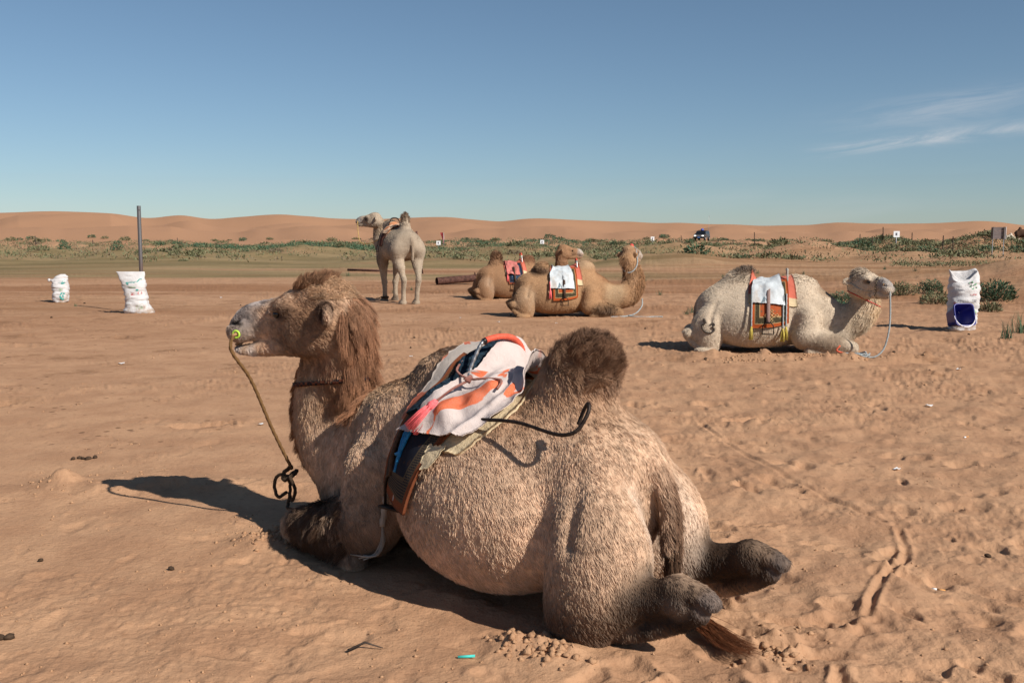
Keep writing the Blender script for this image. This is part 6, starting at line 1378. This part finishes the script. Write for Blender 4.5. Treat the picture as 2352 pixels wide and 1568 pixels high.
def far_camels():
    for (px_, d, hd, c, label, nk, zo) in ((2316, 98, (.98, .2), (.60, .52, .42), 'far white camel standing in scrub beside the notice board', 'up', -.55), (2350, 92, (.9, -.4), (.10, .055, .035), 'far dark brown camel at the edge of the scrub by the notice board', 'down', -.75)):
        x = (px_ - 1176) / 2287 * d - 1.0 * hd[0]; rz = heading(*hd); e = empty('camel', (x, d, gz(x, d) + .0), rz); tag(e, label, 'camel')
        F = Field((-.5, -.6, -.03), (2.75, .6, 2.5), .04); dz = .93; F.put(loft([(a, b + dz + .08, t_ + dz, w * .93, q) for a, b, t_, w, q in trunk_tab()], 2.15), .05); legs_stand(F, dz, (.05, -.05), (.05, -.08))
        for u in (.3, 1.1): F.put(tube([(u, 0, .8 + dz), (u, 0, 1.0 + dz)], [.18, .12]), .1)
        F.put(tube([(1.36, 0, .56 + dz), (1.6, 0, .35 + dz), (1.85, 0, .45 + dz), (1.9, 0, .85 + dz)], [.21, .18, .16, .13]), .1); head_prims(F, (1.8, 0, .95 + dz), rotm(0, 0), 1.0, False, nostril=False)
        V, Q = F.mesh(); mesh_obj('body', V, Q, HIDE, e, True, blobs(V, c, [((1.25, 0, .4), (.4, .5, .6), tuple(k * .7 for k in c), .6)], .3, 2))
# ================================================================ plants, clods
def leaf_mat(name, a, b, c):
    t = NT(name); g = t.new('ShaderNodeNewGeometry'); oi = t.new('ShaderNodeObjectInfo'); n = t.noise(g.outputs['Position'], 1.2, 3); k = t.mix(t.mapr(n, .35, .65), a, b)
    k = t.mix(t.mapr(g.outputs['Random Per Island'], .6, 1.0, 0, .6), k, c); t.color(k); t.set(Roughness=.7, Specular_IOR_Level=.2)
    return t.m
LEAF_GREY = leaf_mat('grey_green_leaf', (.105, .118, .058), (.15, .15, .08), (.22, .18, .105))
LEAF_DARK = leaf_mat('dark_green_leaf', (.045, .092, .054), (.068, .115, .062), (.12, .135, .07))
LEAF_DRY = leaf_mat('dry_twigs', (.18, .13, .085), (.14, .115, .078), (.12, .125, .07))
STEM = plain('woody_stem', (.10, .065, .04), .9)
def leaves(r, n, rx, h, ll, lw, up=.6, flat=.0):
    """n pointed leaves spread through a rounded crown"""
    a = r.uniform(0, 6.283, n); q = np.sqrt(r.random(n)); z = h * (r.random(n) ** .8) * np.sqrt(np.maximum(0, 1 - (q * .9) ** 2)); lump = 1 + .35 * np.sin(3 * a + r.uniform(0, 6)) * r.random()
    P = np.stack([rx * q * np.cos(a) * lump, rx * q * np.sin(a) * lump, z], -1)
    D = np.stack([np.cos(a) * (1 - up), np.sin(a) * (1 - up), np.full(n, up)], -1) + r.normal(0, .35, (n, 3)); D /= np.linalg.norm(D, axis=1)[:, None]
    S = np.cross(D, r.normal(0, 1, (n, 3))); S /= np.linalg.norm(S, axis=1)[:, None]; L = ll * r.uniform(.6, 1.3, n)[:, None]; W = lw * r.uniform(.7, 1.3, n)[:, None]
    return np.stack([P, P + D * L * .5 + S * W, P + D * L, P + D * L * .5 - S * W], 1)
def quad_mesh(G): return G.reshape(-1, 3), np.arange(len(G) * 4).reshape(-1, 4)
def shrub(name, r, n, rx, h, ll, lw, mat, up=.6, stems=10):
    root = empty(name); V, Q = quad_mesh(leaves(r, n, rx, h, ll, lw, up)); mesh_obj('foliage', V, Q, mat, root, False)
    m = MB()
    for i in range(stems): a = r.uniform(0, 6.28); k = rx * r.uniform(.3, .8); m.tube([(0, 0, -.05), (k * .4 * math.cos(a), k * .4 * math.sin(a), h * .35), (k * math.cos(a), k * math.sin(a), h * r.uniform(.5, .9))], [.012, .008, .004], 4)
    m.build('stem', STEM, root); return root
def grass_tuft(name, r, n, h, spread, w, mat, bend=.5):
    B = MB()
    for i in range(n):
        a = r.uniform(0, 6.28); b = np.array([r.normal(0, spread), r.normal(0, spread), -.02]); d = np.array([math.cos(a), math.sin(a), 0]); L = h * r.uniform(.5, 1.1); k = bend * r.uniform(.2, 1.2)
        P = [b + d * L * k * t * t + np.array([0, 0, L * t * (1 - .25 * k * t)]) for t in np.linspace(0, 1, 5)]; s = np.cross(d, [0, 0, 1.0]) * w
        G = np.array([[p - s * (1 - t) ** .6, p + s * (1 - t) ** .6] for p, t in zip(P, np.linspace(0, .97, 5))]); B.grid(G)
    return B.build(name, mat, None)
def plants():
    r = np.random.default_rng(77)
    def place(o, x, y, sc, label, cat, group=None, dz=0.0):
        o.location = (x, y, gz(x, y) - .02 + dz); o.rotation_euler = (0, 0, r.uniform(0, 6.28)); o.scale = (sc * r.uniform(.9, 1.15), sc * r.uniform(.9, 1.15), sc); return tag(o, label, cat, group)
    at = lambda px_, d: ((px_ - 1176) / 2287 * d, d)
    # bushes near the sack and the cream camel
    A = shrub('bush', r, 900, .42, .55, .13, .014, LEAF_DARK, .55, 16); place(A, *at(2288, 24.5), .95, 'dense dark green bush on the sandy rise beyond the tall open sack', 'bush')
    B = shrub('bush', r, 700, .42, .42, .12, .013, LEAF_GREY, .5, 14); place(B, *at(2070, 27), .85, 'low grey-green bush beyond the cream camel\'s head, left of its twin', 'bush')
    C_ = shrub('bush', r, 700, .40, .46, .12, .013, LEAF_DARK, .5, 14); place(C_, *at(2140, 27.5), .85, 'dark green bush with bare gaps, on sand left of the tall sack', 'bush')
    D_ = shrub('bush', r, 600, .42, .34, .12, .013, LEAF_GREY, .5, 12); place(D_, *at(2153, 23.2), .8, 'low spreading bush just behind the tall open sack', 'bush')
    E_ = shrub('bush', r, 420, .25, .26, .11, .012, LEAF_GREY, .6, 10); place(E_, *at(2276, 21), .8, 'small grey-green sprig on sand right of the tall sack', 'bush')
    for px_, d, s_, lb in ((1921, 19.0, .85, 'small dark bush behind the cream camel\'s neck, lower one'), (1925, 20.3, .72, 'small dark bush behind the cream camel\'s neck, upper one'), (1932, 23.5, .62, 'tiny bush furthest behind the cream camel\'s neck')):
        o = copy_tree(C_); place(o, *at(px_, d), s_, lb, 'bush')
    # spiky grass
    T = grass_tuft('grass_tuft', r, 36, .36, .05, .006, LEAF_DARK, .5); place(T, *at(2318, 15.2), 1.0, 'clump of long green grass blades on bare sand, right of the sack', 'grass')
    T2 = grass_tuft('grass_tuft', r, 44, .40, .06, .006, LEAF_DARK, .7); place(T2, *at(2352, 16.2), 1.1, 'arching long grass clump at the sandy edge right of the sack', 'grass')
    for px_, d, s_ in ((1577, 20.6, .55), (1592, 20.9, .6), (1608, 20.4, .5), (1640, 20.2, .5), (1618, 21.4, .45), (1515, 27, .6), (2240, 23, .5), (1700, 25, .4), (1900, 26, .5), (1880, 28, .4), (1390, 60, 1.0), (800, 42, .8), (880, 46, .8), (905, 28, .5), (905, 690 / 20, .5), (1450, 33, .5), (1480, 36, .6), (1660, 40, .6), (1740, 44, .7), (1800, 38, .6), (1845, 42, .7), (1990, 36, .6), (2030, 45, .8), (2100, 38, .7), (345 + 600, 30, .5), (172, 23, .35), (620, 22, .35), (1330, 27, .4)):
        o = T.copy(); col.objects.link(o); place(o, *at(px_, d), s_, 'small tuft of green grass on bare sand', 'grass', 'small grass tufts on the flat')
    # ---- shrubs on the hummocks and the foot of the dunes
    protos = [shrub('shrub', r, 150, .62, .50, .30, .045, LEAF_GREY, .5, 5), shrub('shrub', r, 170, .66, .60, .28, .045, LEAF_DARK, .5, 5), shrub('shrub', r, 160, .70, .40, .30, .03, LEAF_DRY, .5, 8), shrub('shrub', r, 170, .8, .40, .32, .045, LEAF_GREY, .45, 5)]
    lab = ['grey-green shrub in the scrub belt below the dunes', 'dark green shrub in the scrub belt below the dunes', 'dry brownish shrub in the scrub belt below the dunes', 'low spreading grey-green shrub in the scrub belt below the dunes']; used = set(); cnt = 0
    spots = []
    for hx, hy, hr, hh in HUM:
        if hy < 60 or hh < .2: continue
        for k in range(1 if r.random() < .65 else 2): spots.append((hx + r.normal(0, hr * .35), hy + r.normal(0, hr * .35), hh))
    for k in range(60): d = r.uniform(150, 235); a = r.uniform(-.55, .55); spots.append((d * math.tan(a), d, .9))
    for k in range(26): d = r.uniform(80, 100); spots.append((d * r.uniform(.33, .53), d, 1.0))
    for x, y, hh in spots[:285]:
        k = int(r.choice(4, p=[.33, .27, .15, .25])); s_ = r.uniform(.5, 1.1) * (.6 + .45 * min(hh, 1.4)) * (1 + .002 * (y - 60))
        if k not in used: o = protos[k]; used.add(k)
        else: o = copy_tree(protos[k])
        place(o, x, y, s_, lab[k], 'shrub', lab[k].replace(' shrub in', ' shrubs in'))
    # ---- ground cover: herbs no one could count
    def cover(name, label, n, d0, d1, a0, a1, mat, ll, lw, k, thr, seed, pw=1.0, hs=.35, hum=False):
        G = []; tries = 0
        d = d0 + (d1 - d0) * r.random(n * 3) ** pw; a = r.uniform(a0, a1, n * 3); x, y = d * a, d
        ok = fbm2(x * .045, y * .03, 3, seed) > thr
        if hum:
            hm = np.zeros(len(x), bool)
            for hx, hy, hr, hh in HUM: hm |= ((x - hx) ** 2 + (y - hy) ** 2) < (hr * 1.15) ** 2
            ok = (ok | (r.random(len(x)) < .5)) & hm
        x, y = x[ok][:n], y[ok][:n]; z = np.array([gz(i, j) for i, j in zip(x, y)])
        for i in range(len(x)):
            g = leaves(r, k, .35 * hs * 2, .8 * hs, ll, lw, .6) + np.array([x[i], y[i], z[i] - .02]); G.append(g)
        V, Q = quad_mesh(np.concatenate(G)); o = mesh_obj(name, V, Q, mat, None, False); tag(o, label, 'plants', kind='stuff')
    cover('ground_cover', 'low green herbs covering the hummocks below the dunes', 5200, 60, 185, -.58, .56, LEAF_GREY, .20, .04, 9, .02, 401, .9, .5, True)
    cover('ground_cover', 'dark green low plants in long strips at the edge of the flat', 3400, 95, 150, -.42, .40, LEAF_DARK, .22, .045, 9, .13, 402, 1.0, .45)
    cover('ground_cover', 'dry straw-coloured herbs among the hummocks below the dunes', 1500, 62, 180, -.58, .56, LEAF_DRY, .2, .035, 8, .0, 403, .9, .4, True)
    cover('ground_cover', 'thick green herbs on the high hummocks beside the notice board', 1100, 84, 108, .35, .53, LEAF_GREY, .22, .045, 9, -.5, 405, 1.0, .55, True)
    cover('ground_cover', 'thin creeping herbs on the sandy rise right of the sack', 700, 27, 60, .38, .58, LEAF_GREY, .13, .02, 7, .03, 404, 1.0, .25)
def clods():
    r = np.random.default_rng(99); P = []; S = []
    def put(x, y, s, n, sp, sy=None):
        X = x + r.normal(0, sp, n); Y = y + r.normal(0, sy or sp, n); P.extend(zip(X, Y)); S.extend(s * r.uniform(.35, 1.0, n) ** 1.6)
    fr = lambda u, v: (MX - .76 * u - .65 * v, MY + .65 * u - .76 * v)
    for i in range(9): x, y = fr(r.uniform(-.25, .2), r.uniform(.46, .60)); put(x, y, .024, 14, .06, .035)        # thrown up at the stifle
    for i in range(10): x, y = fr(r.uniform(1.9, 2.05), r.uniform(.15, .55)); put(x, y, .020, 12, .07)
    for i in range(6): x, y = fr(r.uniform(-.75, -.5), r.uniform(-.35, .1)); put(x, y, .024, 9, .06)
    put(-2.85, 6.2, .018, 30, .14); put(-2.5, 6.0, .013, 50, .35)
    for i in range(150): d = 3.2 + 9 * r.random() ** 1.2; put(d * r.uniform(-.55, .6), d, .011, int(r.integers(4, 16)), .05 + .015 * d)
    for i in range(140): d = 8 + 24 * r.random(); put(d * r.uniform(-.52, .55), d, .020, int(r.integers(3, 9)), .12 + .01 * d)
    for i in range(40): put(2.6 + r.random() * 2.6, 13.1 - .22 * r.random() * 2.6 + r.normal(0, .1), .030, 6, .1)
    P = np.array(P); S = np.array(S)
    base = np.array([(1, 0, 0), (-1, 0, 0), (0, 1, 0), (0, -1, 0), (0, 0, 1), (0, 0, -1.)]); fc = np.array([(0, 2, 4), (2, 1, 4), (1, 3, 4), (3, 0, 4), (2, 0, 5), (1, 2, 5), (3, 1, 5), (0, 3, 5)])
    k = len(P); V = base[None] * (r.uniform(.6, 1.3, (k, 6, 1))) * S[:, None, None] * np.array([1.15, .9, .8]); V += r.normal(0, .15, (k, 6, 3)) * S[:, None, None]
    a = r.uniform(0, 6.28, k); R = np.stack([np.stack([np.cos(a), -np.sin(a), 0 * a], -1), np.stack([np.sin(a), np.cos(a), 0 * a], -1), np.stack([0 * a, 0 * a, 1 + 0 * a], -1)], 1); V = np.einsum('kij,knj->kni', R, V)
    Z = np.array([gz(x, y) for x, y in P]); V += np.stack([P[:, 0], P[:, 1], Z + S * .08], -1)[:, None]
    Fc = (fc[None] + (np.arange(k) * 6)[:, None, None]).reshape(-1, 3)
    t = NT('clod_sand'); g = t.new('ShaderNodeNewGeometry'); t.color(t.mix(g.outputs['Random Per Island'], (.34, .195, .112), (.42, .25, .145))); t.bump(t.noise(g.outputs['Position'], 120, 3), .004); t.set(Roughness=.95, Specular_IOR_Level=.05)
    tag(mesh_obj('sand_clods', V.reshape(-1, 3), np.ascontiguousarray(Fc), t.m, None, True), 'crumbled clods of damp sand strewn over the ground', 'clods', kind='stuff')
# ================================================================ build
def fr_(u, v): return (MX - .76 * u - .65 * v, MY + .65 * u - .76 * v)
# sand pushed up round the resting camel
for u, v, a, b, h in ((.0, .50, .22, .10, .035), (.15, .55, .12, .08, .025), (1.95, .42, .16, .12, .035), (2.0, .15, .14, .12, .03), (-.62, -.12, .20, .14, .035), (.6, .34, .5, .10, .012)):
    mound(*fr_(u, v), a, b, M_RZ, h, .7, 16)
mound(-2.85, 6.22, .17, .13, 0, .07, .6, 10); mound(-2.3, 6.1, .8, .22, .1, .035, .8, 9); mound(-1.6, 6.1, .7, .18, -.1, .03, .8, 9)
for i in range(12): mound(2.5 + i * .28, 13.05 - .06 * i + .1 * math.sin(i * 2.1), .25, .14, 0, .04 + .03 * math.sin(i * 1.7) ** 2, .8, 6)
for i in range(6): mound(.1 + i * .4, 19.3 + .08 * math.sin(i), .3, .12, 0, .03, .6, 5)
mc = main_camel()
main_saddle(mc[1])
main_tack(mc[1], mc[4], mc[5])
oc = other_camels()
tack_others(oc)
props()
plants()
clods()
finish_ground()
